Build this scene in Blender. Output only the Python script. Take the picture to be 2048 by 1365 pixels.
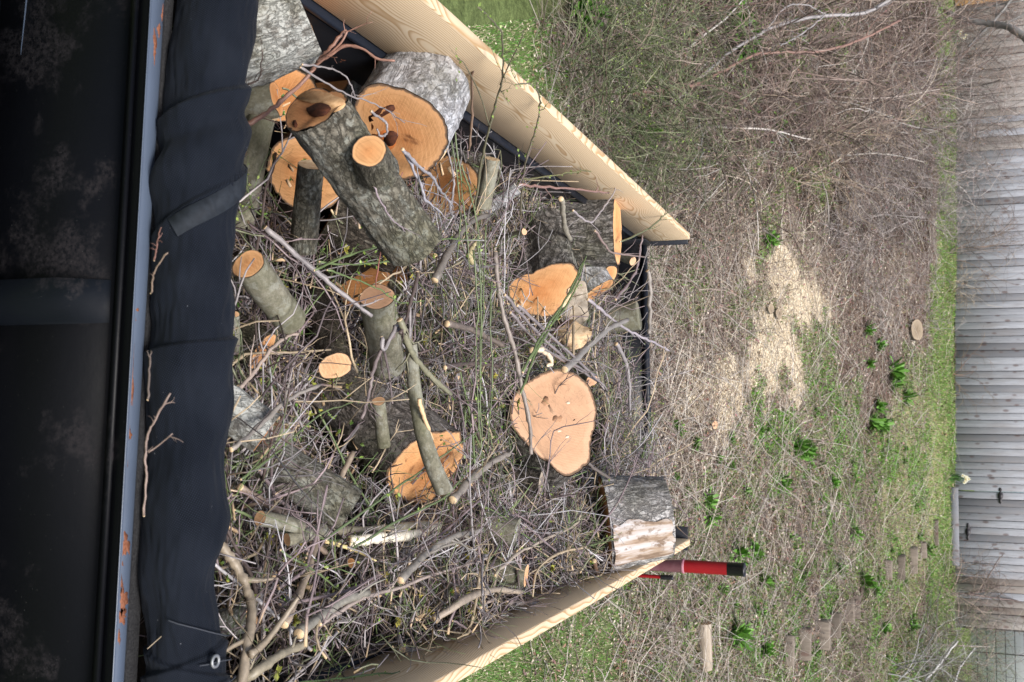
import bpy, math, random
import numpy as np
from mathutils import Vector, Matrix, noise as mnoise

random.seed(11)
rng = np.random.default_rng(11)
S = bpy.context.scene
for o in list(bpy.data.objects):
    bpy.data.objects.remove(o)

# ------------------------------------------------------------------ camera
FP = 2078.0                      # focal length in photograph pixels (2048 wide)
CX, CY = 1024.0, 682.5
CAMH = 2.7                       # eye height above the level drive the trailer stands on
VY = np.array([167., 770.3, -FP]); VY /= np.linalg.norm(VY)
VU = -np.array([85., -5624., -FP]); VU /= np.linalg.norm(VU)
VU -= VU.dot(VY) * VY; VU /= np.linalg.norm(VU)
VX = np.cross(VY, VU)
CAM = np.array([0., 0., CAMH])
cd = bpy.data.cameras.new('camera'); cam = bpy.data.objects.new('camera', cd)
S.collection.objects.link(cam); S.camera = cam
cd.sensor_width = 36.0; cd.lens = FP / 2048 * 36
cd.clip_start = 0.05; cd.clip_end = 600
colx = Vector((VX[1], VY[1], VU[1])); coly = -Vector((VX[0], VY[0], VU[0])); colz = Vector((VX[2], VY[2], VU[2]))
M = Matrix((colx, coly, colz)).transposed().to_4x4(); M.translation = Vector(CAM)
cam.matrix_world = M
cd.dof.use_dof = True; cd.dof.focus_distance = 3.6; cd.dof.aperture_fstop = 9.0

# ------------------------------------------------------------------ sky, sun, exposure
W = bpy.data.worlds.new('World'); S.world = W; W.use_nodes = True
wn = W.node_tree.nodes; wl = W.node_tree.links
SUN_EL, SUN_ROT = math.radians(60), math.radians(152)
sky = wn.new('ShaderNodeTexSky'); sky.sky_type = 'NISHITA'; sky.sun_disc = False
sky.sun_elevation = SUN_EL; sky.sun_rotation = SUN_ROT
sky.air_density = 1.0; sky.dust_density = 4.0; sky.ozone_density = 1.0
wl.new(sky.outputs[0], wn['Background'].inputs[0]); wn['Background'].inputs[1].default_value = 0.07
sd = bpy.data.lights.new('sun', 'SUN'); sd.energy = 2.2; sd.angle = math.radians(22); sd.color = (1, .975, .95)
sun = bpy.data.objects.new('sun', sd); S.collection.objects.link(sun)
sdir = Vector((math.sin(SUN_ROT) * math.cos(SUN_EL), math.cos(SUN_ROT) * math.cos(SUN_EL), math.sin(SUN_EL)))
sun.rotation_euler = sdir.to_track_quat('Z', 'Y').to_euler()
S.view_settings.view_transform = 'Standard'; S.view_settings.look = 'None'
S.view_settings.gamma = 1; S.view_settings.use_curve_mapping = False
S.view_settings.exposure = 1.12
S.cycles.max_bounces = 6; S.cycles.diffuse_bounces = 3; S.cycles.glossy_bounces = 3

# ------------------------------------------------------------------ measuring helpers
def ray(px, py):
    d = np.array([py - CY, px - CX, -FP]); return np.array([d @ VX, d @ VY, d @ VU])
def atz(px, py, z):
    r = ray(px, py); return CAM + r * (z - CAMH) / r[2]
def aty(px, py, y):
    r = ray(px, py); return CAM + r * y / r[1]
def depth(p):
    return -((np.asarray(p) - CAM) @ np.array([VX[2], VY[2], VU[2]]))
def atd(px, py, D):
    return CAM + ray(px, py) * D / FP
def proj(p):
    q = np.atleast_2d(p) - CAM
    u = q @ np.array([VX[0], VY[0], VU[0]]); v = q @ np.array([VX[1], VY[1], VU[1]]); w = -(q @ np.array([VX[2], VY[2], VU[2]]))
    return np.stack([CX + v / w * FP, CY + u / w * FP], 1)

# value noise (numpy)
_G = np.random.default_rng(5).random((64, 64, 64)).astype(np.float32)
def vnoise(p, s=1.0):
    q = np.asarray(p, float) * s
    i = np.floor(q).astype(int); f = q - i; f = f * f * (3 - 2 * f)
    r = 0
    for a in (0, 1):
        for b in (0, 1):
            for c in (0, 1):
                w = (f[..., 0] if a else 1 - f[..., 0]) * (f[..., 1] if b else 1 - f[..., 1]) * (f[..., 2] if c else 1 - f[..., 2])
                r = r + w * _G[(i[..., 0] + a) % 64, (i[..., 1] + b) % 64, (i[..., 2] + c) % 64]
    return r * 2 - 1
def n2(x, y, s=1.0, k=0.0):
    x = np.asarray(x, float); return vnoise(np.stack([x, np.asarray(y, float) + 0 * x, 0 * x + k], -1), s)
def sstep(a, b, x):
    t = np.clip((x - a) / (b - a), 0, 1); return t * t * (3 - 2 * t)

# ------------------------------------------------------------------ mesh helpers
def mesh_from(name, V, Q=None, T=None, col=None, smooth=False):
    """V (n,3), Q (m,4) quads and/or T (k,3) triangles, col (n,3) per-vertex colour."""
    me = bpy.data.meshes.new(name)
    V = np.ascontiguousarray(V, dtype=np.float32)
    parts, tot, st = [], [], 0
    if Q is not None and len(Q): parts.append(np.asarray(Q, np.int32).ravel()); tot.append(np.full(len(Q), 4, np.int32))
    if T is not None and len(T): parts.append(np.asarray(T, np.int32).ravel()); tot.append(np.full(len(T), 3, np.int32))
    L = np.concatenate(parts); tot = np.concatenate(tot)
    starts = np.concatenate([[0], np.cumsum(tot)[:-1]]).astype(np.int32)
    me.vertices.add(len(V)); me.vertices.foreach_set('co', V.ravel())
    me.loops.add(len(L)); me.loops.foreach_set('vertex_index', L)
    me.polygons.add(len(tot)); me.polygons.foreach_set('loop_start', starts)
    if smooth: me.polygons.foreach_set('use_smooth', np.ones(len(tot), bool))
    me.update(calc_edges=True)
    if col is not None:
        a = me.color_attributes.new('Col', 'FLOAT_COLOR', 'POINT')
        c = np.ones((len(V), 4), np.float32); c[:, :3] = col; a.data.foreach_set('color', c.ravel())
    me.validate()
    return me
def link(name, me, mat=None, parent=None):
    o = bpy.data.objects.new(name, me); S.collection.objects.link(o)
    if mat: me.materials.append(mat)
    if parent: o.parent = parent
    return o
def tag(o, label=None, cat=None, group=None, kind=None):
    if label: o['label'] = label
    if cat: o['category'] = cat
    if group: o['group'] = group
    if kind: o['kind'] = kind
    return o
def empty(name, loc, label, cat, group=None):
    o = bpy.data.objects.new(name, None); S.collection.objects.link(o); o.location = loc; o.empty_display_size = .1
    return tag(o, label, cat, group)
class MB:
    def __init__(s): s.v, s.q, s.t, s.c, s.n = [], [], [], [], 0
    def add(s, V, Q=None, T=None, col=None):
        V = np.asarray(V, float).reshape(-1, 3)
        s.v.append(V)
        if Q is not None and len(Q): s.q.append(np.asarray(Q) + s.n)
        if T is not None and len(T): s.t.append(np.asarray(T) + s.n)
        s.c.append(np.broadcast_to(np.asarray(col if col is not None else (1, 1, 1), float), (len(V), 3)))
        s.n += len(V)
    def box(s, x0, x1, y0, y1, z0, z1, b=0.0):
        V = []
        if b <= 0:
            V = [(x, y, z) for z in (z0, z1) for y in (y0, y1) for x in (x0, x1)]
            s.add(V, [(0, 2, 3, 1), (4, 5, 7, 6), (0, 1, 5, 4), (2, 6, 7, 3), (0, 4, 6, 2), (1, 3, 7, 5)])
            return
        import itertools
        ctr = np.array([(x0 + x1) / 2, (y0 + y1) / 2, (z0 + z1) / 2]); h = np.array([x1 - x0, y1 - y0, z1 - z0]) / 2
        vi = {}
        for sg in itertools.product((-1, 1), repeat=3):
            for ax in range(3):
                p = np.array(sg) * (h - b); p[ax] = sg[ax] * h[ax]; vi[(sg, ax)] = len(V); V.append(ctr + p)
        Q, T = [], []
        for ax in range(3):
            a, c = [(1, 2), (2, 0), (0, 1)][ax]
            for sg in (-1, 1):
                k = []
                for sa, sc in ((-1, -1), (1, -1), (1, 1), (-1, 1)):
                    t = [0, 0, 0]; t[ax] = sg; t[a] = sa; t[c] = sc; k.append(vi[(tuple(t), ax)])
                Q.append(k if sg > 0 else k[::-1])
        for ax in range(3):                       # edge strips, edge direction ax
            a, c = [(1, 2), (2, 0), (0, 1)][ax]
            for sa in (-1, 1):
                for sc in (-1, 1):
                    t0 = [0, 0, 0]; t0[a] = sa; t0[c] = sc; t1 = list(t0); t0[ax] = -1; t1[ax] = 1
                    k = [vi[(tuple(t0), a)], vi[(tuple(t1), a)], vi[(tuple(t1), c)], vi[(tuple(t0), c)]]
                    Q.append(k if sa * sc < 0 else k[::-1])
        for sg in itertools.product((-1, 1), repeat=3):
            k = [vi[(sg, 0)], vi[(sg, 1)], vi[(sg, 2)]]
            T.append(k if sg[0] * sg[1] * sg[2] > 0 else k[::-1])
        s.add(V, Q, T)
    def build(s, name, mat, parent=None, smooth=False):
        return link(name, mesh_from(name, np.concatenate(s.v), np.concatenate(s.q) if s.q else None,
                    np.concatenate(s.t) if s.t else None, np.concatenate(s.c), smooth), mat, parent)

def tubes(P, R, k=4, caps=True):
    """P (N,n,3), R (N,n) -> V, Q, T of N tubes."""
    P = np.asarray(P, float); R = np.asarray(R, float); N, n, _ = P.shape
    t = np.gradient(P, axis=1); t /= np.linalg.norm(t, axis=2, keepdims=True) + 1e-9
    d = P[:, -1] - P[:, 0]; ref = np.cross(d, np.array([.31, .57, .76])); ref /= np.linalg.norm(ref, axis=1, keepdims=True) + 1e-9
    a = ref[:, None, :] - (t * ref[:, None, :]).sum(2, keepdims=True) * t
    a /= np.linalg.norm(a, axis=2, keepdims=True) + 1e-9
    b = np.cross(t, a)
    th = np.arange(k) / k * 2 * math.pi
    V = P[:, :, None, :] + R[:, :, None, None] * (np.cos(th)[None, None, :, None] * a[:, :, None, :] + np.sin(th)[None, None, :, None] * b[:, :, None, :])
    V = V.reshape(-1, 3)
    i = np.arange(N)[:, None, None] * n * k + np.arange(n - 1)[None, :, None] * k
    j = np.arange(k)[None, None, :]; j2 = (j + 1) % k
    Q = np.stack([i + j, i + j2, i + k + j2, i + k + j], -1).reshape(-1, 4)
    T = None
    if caps and k == 3:
        s0 = np.arange(N) * n * k; T = np.concatenate([np.stack([s0 + 2, s0 + 1, s0], 1), np.stack([s0 + (n - 1) * k, s0 + (n - 1) * k + 1, s0 + (n - 1) * k + 2], 1)])
    elif caps and k == 4:
        s0 = np.arange(N) * n * k; e = s0 + (n - 1) * k
        Q = np.concatenate([Q, np.stack([s0 + 3, s0 + 2, s0 + 1, s0], 1), np.stack([e, e + 1, e + 2, e + 3], 1)])
    elif caps:
        tt = []
        for q in range(N):
            for base, fl in ((q * n * k, 1), (q * n * k + (n - 1) * k, 0)):
                for m in range(1, k - 1): tt.append((base, base + m + 1, base + m) if fl else (base, base + m, base + m + 1))
        T = np.array(tt)
    return V, Q, T
def spline(pts, m=6):
    """Catmull-Rom through pts (rows may carry more than xyz)."""
    p = np.asarray(pts, float); p = np.vstack([2 * p[0] - p[1], p, 2 * p[-1] - p[-2]]); out = []
    for i in range(1, len(p) - 2):
        for t in np.arange(m) / m:
            a, b, c, d = p[i - 1], p[i], p[i + 1], p[i + 2]
            out.append(.5 * ((2 * b) + (c - a) * t + (2 * a - 5 * b + 4 * c - d) * t * t + (-a + 3 * b - 3 * c + d) * t ** 3))
    out.append(p[-2]); return np.array(out)

# ------------------------------------------------------------------ material helpers
class NT:
    def __init__(s, name, rough=.8, spec=.3):
        s.m = bpy.data.materials.new(name); s.m.use_nodes = True; s.n = s.m.node_tree.nodes; s.l = s.m.node_tree.links
        s.b = s.n['Principled BSDF']; s.b.inputs['Roughness'].default_value = rough; s.b.inputs['Specular IOR Level'].default_value = spec
    def new(s, t, **kw):
        x = s.n.new(t)
        for k, v in kw.items():
            if k in x.inputs: x.inputs[k].default_value = v
            else: setattr(x, k, v)
        return x
    def set(s, sock, v):
        if hasattr(v, 'is_linked') or isinstance(v, bpy.types.NodeSocket): s.l.new(v, sock)
        else:
            if isinstance(v, tuple) and len(v) == 3 and sock.type == 'RGBA': v = (*v, 1)
            sock.default_value = v
    def math(s, op, a, b=0.0, c=0.0, clamp=False):
        x = s.n.new('ShaderNodeMath'); x.operation = op; x.use_clamp = clamp
        s.set(x.inputs[0], a); s.set(x.inputs[1], b); s.set(x.inputs[2], c); return x.outputs[0]
    def mix(s, f, a, b, mode='MIX'):
        x = s.n.new('ShaderNodeMix'); x.data_type = 'RGBA'; x.blend_type = mode
        s.set(x.inputs[0], f); s.set(x.inputs[6], a); s.set(x.inputs[7], b); return x.outputs[2]
    def coord(s, scale=(1, 1, 1), rnd=True, kind='Object', rot=(0, 0, 0)):
        tc = s.n.new('ShaderNodeTexCoord'); mp = s.n.new('ShaderNodeMapping'); mp.inputs['Scale'].default_value = scale; mp.inputs['Rotation'].default_value = rot
        s.l.new(tc.outputs[kind], mp.inputs[0])
        if rnd:
            oi = s.n.new('ShaderNodeObjectInfo'); q = s.n.new('ShaderNodeVectorMath'); q.operation = 'SCALE'
            q.inputs[0].default_value = (17.3, 9.1, 23.7); s.l.new(oi.outputs['Random'], q.inputs['Scale'])
            s.l.new(q.outputs[0], mp.inputs['Location'])
        return mp.outputs[0]
    def noise(s, v, scale, detail=4, rough=.55, dist=0.0):
        x = s.n.new('ShaderNodeTexNoise'); s.l.new(v, x.inputs['Vector']); x.inputs['Scale'].default_value = scale
        x.inputs['Detail'].default_value = detail; x.inputs['Roughness'].default_value = rough; x.inputs['Distortion'].default_value = dist
        return x.outputs[0]
    def voro(s, v, scale, feature='F1', rnd=1.0):
        x = s.n.new('ShaderNodeTexVoronoi'); x.feature = feature; s.l.new(v, x.inputs['Vector']); x.inputs['Scale'].default_value = scale; x.inputs['Randomness'].default_value = rnd
        return x
    def ramp(s, f, stops):
        x = s.n.new('ShaderNodeValToRGB'); e = x.color_ramp.elements
        while len(e) < len(stops): e.new(.5)
        for k, (p, c) in enumerate(stops):
            e[k].position = p; e[k].color = (*c, 1) if isinstance(c, tuple) else (c, c, c, 1)
        s.set(x.inputs[0], f); return x.outputs[0]
    def bump(s, h, strength=.5, dist=.01, prev=None):
        x = s.n.new('ShaderNodeBump'); x.inputs['Strength'].default_value = strength; x.inputs['Distance'].default_value = dist
        s.set(x.inputs['Height'], h)
        if prev is not None: s.l.new(prev, x.inputs['Normal'])
        return x.outputs[0]
    def done(s, col=None, bump=None, rough=None):
        if col is not None: s.set(s.b.inputs['Base Color'], col)
        if bump is not None: s.l.new(bump, s.b.inputs['Normal'])
        if rough is not None: s.set(s.b.inputs['Roughness'], rough)
        return s.m

def mat_bark(name, dark, mid, light, fiss=1.0, lichen=.5, lcol=(.42, .43, .38), sx=1.0, bstr=.9):
    k = NT(name, .9, .15)
    v = k.coord((1, 1, .42)); v2 = k.coord((1, 1, .9)); v3 = k.coord((1, 1, .7))
    def ridge(vec, sc, det, dist, w):
        n = k.noise(vec, sc, det, .6, dist); a = k.math('ABSOLUTE', k.math('SUBTRACT', n, .5)); return k.ramp(a, [(0., 0.), (w, 1.)])
    r1 = ridge(v, 21 * sx, 6, .7, .045 * fiss + .006); r2 = ridge(v3, 46 * sx, 6, .5, .06 * fiss + .006); r3 = ridge(v, 60 * sx, 6, .3, .08)
    crack = k.math('MULTIPLY', r1, k.math('ADD', .35, k.math('MULTIPLY', r2, .65)))
    f1 = k.noise(v3, 55 * sx, 9, .68); f2 = k.noise(v2, 150, 6, .7)
    c = k.ramp(f1, [(.32, dark), (.5, mid), (.68, light)])
    c = k.mix(.6, c, k.ramp(f2, [(.3, .45), (.5, 1.), (.7, 1.6)]), 'MULTIPLY')
    big = k.noise(v2, 6, 4)
    c = k.mix(k.math('MULTIPLY', k.ramp(big, [(.35, 0.), (.65, 1.)]), .45), c, tuple(x * 1.1 for x in light))
    li = k.noise(v2, 38, 8, .72); lm = k.ramp(k.math('ADD', li, k.math('MULTIPLY', big, .4)), [(.76 - .14 * lichen, 0.), (.82 - .12 * lichen, 1.)])
    c = k.mix(k.math('MULTIPLY', lm, min(1, lichen * 1.2)), c, k.mix(f2, tuple(x * .7 for x in lcol), tuple(min(1, x * 1.25) for x in lcol)))
    gm = k.ramp(k.noise(v2, 5, 4), [(.48, 0.), (.68, 1.)])
    c = k.mix(k.math('MULTIPLY', gm, .4), c, (.115, .12, .06), 'MIX')
    c = k.mix(k.math('MULTIPLY', k.math('SUBTRACT', 1., crack), min(1., .7 * fiss + .1)), c, tuple(x * .3 for x in dark))
    h = k.math('ADD', k.math('ADD', k.math('MULTIPLY', crack, .8 * fiss), k.math('MULTIPLY', f1, .5)), k.math('MULTIPLY', f2, .25))
    return k.done(c, k.bump(h, bstr, .009))
BARK_GREY = mat_bark('bark_grey', (.05, .045, .035), (.12, .108, .085), (.20, .185, .15), .6, .42, (.34, .35, .31))
BARK_PALE = mat_bark('bark_pale', (.13, .12, .11), (.34, .33, .33), (.50, .50, .52), .55, .6, (.56, .57, .59), .7)
BARK_DARK = mat_bark('bark_dark', (.03, .025, .02), (.085, .07, .055), (.15, .13, .105), 1.0, .18, (.26, .26, .23), 1.1)
BARK_SMOOTH = mat_bark('bark_smooth', (.085, .078, .055), (.16, .15, .11), (.24, .225, .175), .12, .40, (.34, .345, .30), 1.0, .4)
BARK_FURROW = mat_bark('bark_furrowed', (.055, .047, .04), (.19, .17, .15), (.33, .31, .29), 1.0, .3, (.36, .355, .34), .8, 1.0)
BARK_BROWN = mat_bark('bark_brown', (.075, .064, .055), (.19, .165, .145), (.30, .27, .245), .8, .3, (.28, .28, .26), 1.0)
BARK_REAR = mat_bark('bark_weathered', (.22, .20, .19), (.40, .38, .365), (.52, .50, .49), .9, .5, (.56, .55, .54), .9, 1.0)
BARK_SPECK = mat_bark('bark_speckled', (.085, .08, .065), (.20, .19, .165), (.32, .31, .29), .5, .75, (.48, .49, .46), 1.1)

def mat_cut(name, inner, outer, stain=.3, scol=(.10, .03, .012), saw=.5):
    k = NT(name, .75, .25)
    tc = k.n.new('ShaderNodeTexCoord'); sp = k.n.new('ShaderNodeSeparateXYZ'); k.l.new(tc.outputs['Object'], sp.inputs[0])
    v = k.coord((1, 1, 1)); wob = k.noise(v, 9, 3); 
    r = k.math('SQRT', k.math('ADD', k.math('MULTIPLY', sp.outputs[0], sp.outputs[0]), k.math('MULTIPLY', sp.outputs[1], sp.outputs[1])))
    r2 = k.math('ADD', r, k.math('MULTIPLY', k.math('SUBTRACT', wob, .5), .045))
    at = k.n.new('ShaderNodeAttribute'); at.attribute_name = 'Col'      # red: fraction of the radius
    rn = k.n.new('ShaderNodeSeparateColor'); k.l.new(at.outputs['Color'], rn.inputs[0])
    rf = k.math('ADD', rn.outputs[0], k.math('MULTIPLY', k.math('SUBTRACT', wob, .5), .5))
    c = k.mix(k.ramp(rf, [(.15, 0.), (.75, 1.)]), inner, outer)
    rings = k.math('SINE', k.math('MULTIPLY', r2, 900.))
    rings2 = k.math('SINE', k.math('MULTIPLY', r2, 260.))
    rg = k.math('ADD', k.math('MULTIPLY', rings, .5), k.math('MULTIPLY', rings2, .5))
    c = k.mix(k.math('MULTIPLY', k.ramp(rg, [(.2, 0.), (1., 1.)]), .28), c, tuple(x * .62 for x in inner))
    vs = k.coord((60, 4, 1), rot=(0, 0, .6)); sawn = k.noise(vs, 4, 3, .6)
    c = k.mix(k.math('MULTIPLY', k.ramp(sawn, [(.38, 1.), (.58, 0.)]), .6 * saw), c, tuple(x * .55 for x in inner))
    ax = k.math('ADD', sp.outputs[0], .21); ay = k.math('SUBTRACT', sp.outputs[1], .14)
    ar = k.math('SQRT', k.math('ADD', k.math('MULTIPLY', ax, ax), k.math('MULTIPLY', ay, ay)))
    arc = k.math('SINE', k.math('ADD', k.math('MULTIPLY', ar, 520.), k.math('MULTIPLY', k.noise(v, 12, 3), 16.)))
    arcm = k.math('MULTIPLY', k.ramp(arc, [(.3, 0.), (.95, 1.)]), k.ramp(k.noise(v, 7, 2), [(.42, 0.), (.62, 1.)]))
    c = k.mix(k.math('MULTIPLY', arcm, .38 * saw + .05), c, tuple(min(1, x * 1.5 + .06) for x in outer))
    c = k.mix(k.math('MULTIPLY', k.ramp(k.noise(v, 16, 5), [(.4, 0.), (.75, 1.)]), .45), c, tuple(min(1, x * 1.25) for x in outer))
    st = k.ramp(k.math('SUBTRACT', k.noise(v, 11, 5, .6, .6), k.math('MULTIPLY', rn.outputs[0], .10)), [(.62 - .16 * stain, 0.), (.70 - .14 * stain, 1.)])
    c = k.mix(k.math('MULTIPLY', st, min(1, .35 + stain * .8)), c, scol)
    an = k.math('ARCTAN2', sp.outputs[1], sp.outputs[0]); cmb = k.n.new('ShaderNodeCombineXYZ'); k.l.new(k.math('COSINE', an), cmb.inputs[0]); k.l.new(k.math('SINE', an), cmb.inputs[1]); k.l.new(k.math('MULTIPLY', rn.outputs[0], .25), cmb.inputs[2])
    chk = k.noise(cmb.outputs[0], 9, 4, .6); ck = k.math('MULTIPLY', k.ramp(k.math('ABSOLUTE', k.math('SUBTRACT', chk, .5)), [(0., 1.), (.012, 0.)]), k.ramp(k.noise(v, 6, 2), [(.5, 0.), (.6, 1.)]))
    c = k.mix(k.math('MULTIPLY', ck, .55), c, tuple(x * .3 for x in inner))
    sap = k.ramp(k.math('ADD', rn.outputs[0], k.math('MULTIPLY', k.math('SUBTRACT', wob, .5), .3)), [(.80, 0.), (.88, 1.)])
    c = k.mix(k.math('MULTIPLY', sap, .35), c, tuple(min(1, x * 1.25 + .05) for x in outer))
    edge = k.ramp(k.math('ADD', rn.outputs[0], k.math('MULTIPLY', k.math('SUBTRACT', k.noise(v, 60, 4, .7), .5), .10)), [(.945, 0.), (.965, .75), (.98, 1.)])
    c = k.mix(edge, c, k.mix(k.noise(v, 120, 3), (.07, .042, .026), (.26, .17, .11)))
    h = k.math('ADD', k.math('MULTIPLY', sawn, .8), k.math('MULTIPLY', k.noise(v, 120, 3), .35))
    return k.done(c, k.bump(h, .45, .002))
CUT_ORANGE = mat_cut('cut_orange', (.49, .195, .065), (.60, .32, .14), .45)
CUT_DEEP = mat_cut('cut_deep_orange', (.42, .16, .05), (.55, .26, .10), .5)
CUT_RED = mat_cut('cut_stained', (.52, .20, .075), (.60, .29, .12), .45, (.06, .022, .012))
CUT_PALE = mat_cut('cut_pale', (.56, .33, .20), (.60, .36, .215), .10, (.3, .14, .08), .35)
CUT_TAN = mat_cut('cut_tan', (.58, .33, .17), (.66, .40, .22), .2, (.25, .13, .07))
CUT_FRESH = mat_cut('cut_fresh', (.62, .27, .10), (.70, .38, .17), .2)

def mat_split(name, a, b):
    k = NT(name, .7, .25); v = k.coord((1, 1, .08)); f = k.noise(v, 60, 6, .6); g = k.noise(k.coord((1, 1, .5)), 8, 3)
    c = k.ramp(f, [(.3, a), (.65, b)]); c = k.mix(k.math('MULTIPLY', k.ramp(g, [(.4, 0.), (.7, 1.)]), .5), c, tuple(x * .75 for x in a))
    return k.done(c, k.bump(f, .8, .006))
SPLIT_PALE = mat_split('split_pale', (.55, .36, .20), (.82, .66, .44))
SPLIT_WHITE = mat_split('peeled_white', (.62, .56, .50), (.85, .83, .80))
SPLIT_ORANGE = mat_split('split_orange', (.42, .17, .05), (.66, .36, .14))
SPLIT_TAN = mat_split('split_tan', (.40, .20, .085), (.62, .38, .19))
SPLIT_GREYTAN = mat_split('peeled_grey', (.30, .24, .18), (.48, .42, .34))

def mat_attr(name, rough=.8, spec=.25, trans=0.0, var=.35, scale=30.):
    k = NT(name, rough, spec); a = k.n.new('ShaderNodeAttribute'); a.attribute_name = 'Col'
    v = k.coord(); f = k.noise(v, scale, 4)
    c = k.mix(var, a.outputs['Color'], k.mix(f, (.25, .25, .25), (1.6, 1.6, 1.6)), 'MULTIPLY')
    m = k.done(c)
    if trans > 0: k.b.inputs['Subsurface Weight'].default_value = 0.0; k.b.inputs['Transmission Weight'].default_value = 0.0
    return m
TWIG = mat_attr('twig_bark', .5, .55, 0, .6, 90.)
LEAF = mat_attr('leaf_green', .55, .35)
LITTER = mat_attr('dry_litter', .85, .15)

def mat_steel(name, base, rough, rust=.0, mud=.0, spec=.5, sc=6.):
    k = NT(name, rough, spec); v = k.coord(rnd=False)
    n = k.noise(v, sc, 6, .62); c = k.mix(k.ramp(k.noise(v, 3, 3), [(.3, 0.), (.7, 1.)]), base, tuple(x * 1.5 for x in base))
    if mud:
        mm = k.ramp(k.math('ADD', n, k.math('MULTIPLY', k.noise(v, 1.9, 2), .8)), [(.98 - .1 * mud, 0.), (1.10 - .1 * mud, 1.)])
        fine = k.noise(v, 85, 8, .8)
        mm = k.math('MULTIPLY', mm, k.ramp(fine, [(.42, .0), (.60, 1.)])); c = k.mix(k.math('MULTIPLY', mm, .5), c, (.030, .026, .028))
        k.l.new(k.math('ADD', k.math('MULTIPLY', mm, .4), rough), k.b.inputs['Roughness'])
    if rust:
        rm = k.ramp(k.noise(k.coord((1, 1, 1), rnd=False), sc * 1.6, 5, .6), [(.70 - .1 * rust, 0.), (.73 - .1 * rust, 1.)])
        c = k.mix(rm, c, (.22, .085, .045))
    sp = k.ramp(k.voro(v, 70).outputs[0], [(.0, 1.), (.06, 0.)])
    c = k.mix(k.math('MULTIPLY', sp, .25), c, (.3, .3, .28))
    return k.done(c, k.bump(k.noise(v, 40, 4), .15, .003))
STEEL_BLACK = mat_steel('black_steel', (.0016, .0018, .0026), .42, .0, .7, .12)
STEEL_SKYLIT = mat_steel('rail_sky_tint', (.052, .068, .098), .38, .15, 0, .5, 4.5)  # blue-grey base stands in for the sky reflected on the steel
STEEL_EDGE = mat_steel('rusty_edge', (.010, .006, .006), .7, .55, 0, .15, 8)
STEEL_SIDE = mat_steel('side_wall_steel', (.005, .0055, .0075), .42, .05, .7, .3, 7)
STIFF = mat_steel('stiffener_steel', (.0032, .0042, .0065), .4, 0, .2, .18)
STEEL_TUBE = mat_steel('brace_steel', (.006, .008, .013), .4, 0, .1, .3)
RUBBER = NT('rubber_strip', .9, .1); RUBBER = RUBBER.done(RUBBER.ramp(RUBBER.noise(RUBBER.coord(rnd=False), 300, 3), [(.3, (.008, .008, .009)), (.7, (.034, .034, .035))]))
RED = mat_steel('red_paint', (.22, .004, .009), .4, .0, 0, .5)
k = NT('faded_red_paint', .5, .4); FADED = k.done(k.ramp(k.noise(k.coord(rnd=False), 14, 4), [(.3, (.30, .10, .14)), (.7, (.44, .21, .26))]))
BLACKP = mat_steel('black_cap', (.012, .012, .016), .4, .2, 0)

def mat_pine(name, axis_o=.07):
    k = NT(name, .6, .3)
    tc = k.n.new('ShaderNodeTexCoord'); oi = k.n.new('ShaderNodeObjectInfo'); sp = k.n.new('ShaderNodeSeparateXYZ'); k.l.new(tc.outputs['Object'], sp.inputs[0])
    lv = k.coord((.0, .55, .0)); off = k.math('SUBTRACT', k.noise(lv, 2.2, 2), .5)
    lv2 = k.coord((.0, 1., .0)); off2 = k.math('SUBTRACT', k.noise(lv2, 1.3, 2), .5)
    zz = k.math('ADD', sp.outputs[2], k.math('MULTIPLY', off2, .16))
    xx = k.math('ADD', k.math('ADD', sp.outputs[0], .035), k.math('MULTIPLY', off, .13))
    r = k.math('SQRT', k.math('ADD', k.math('MULTIPLY', zz, zz), k.math('MULTIPLY', xx, xx)))
    v = k.coord((6, .9, 6)); r = k.math('ADD', r, k.math('MULTIPLY', k.math('SUBTRACT', k.noise(v, 1.6, 4, .5), .5), .016))
    ring = k.math('FRACT', k.math('MULTIPLY', r, 150.))
    c = k.ramp(ring, [(0., (.70, .57, .39)), (.50, (.67, .52, .34)), (.84, (.42, .255, .115)), (.95, (.48, .31, .15)), (1., (.66, .52, .34))])
    v3 = k.coord((60, 2, 60)); c = k.mix(k.math('MULTIPLY', k.noise(v3, 6, 4), .25), c, (.70, .56, .38))
    # knots
    kv = k.coord((1, 1.9, 2.6)); vo = k.voro(kv, 1.6); kn = k.ramp(vo.outputs[0], [(.0, 1.), (.035, .9), (.05, .0)])
    c = k.mix(k.math('MULTIPLY', kn, .7), c, (.30, .15, .06))
    c = k.mix(k.math('MULTIPLY', k.ramp(k.noise(k.coord((1, .5, 1)), 5, 4), [(.55, 0.), (.8, 1.)]), .22), c, (.3, .24, .17))
    return k.done(c, k.bump(ring, .05, .002))
PINE = mat_pine('pine_board')

k = NT('tarp_mesh', .9, .12)
v = k.coord((1, 1, 1), rnd=False)
wv = k.n.new('ShaderNodeAttribute'); wv.attribute_name = 'Col'; sp = k.n.new('ShaderNodeSeparateColor'); k.l.new(wv.outputs['Color'], sp.inputs[0])
wa = k.math('SINE', k.math('MULTIPLY', sp.outputs[0], 1100.)); wb = k.math('SINE', k.math('MULTIPLY', sp.outputs[1], 1100.))
weave = k.math('MULTIPLY', wa, wb)
c = k.mix(k.ramp(weave, [(.35, 0.), (.9, 1.)]), (.0028, .0042, .0075), (.019, .026, .041))
c = k.mix(k.math('MULTIPLY', k.ramp(k.noise(v, 9, 5), [(.4, 0.), (.7, 1.)]), .35), c, (.017, .021, .030))
dust = k.ramp(k.noise(v, 140, 2, .5), [(.76, 0.), (.80, 1.)]); c = k.mix(k.math('MULTIPLY', dust, .4), c, (.35, .36, .38))
k.b.inputs['Sheen Weight'].default_value = .03
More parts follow.
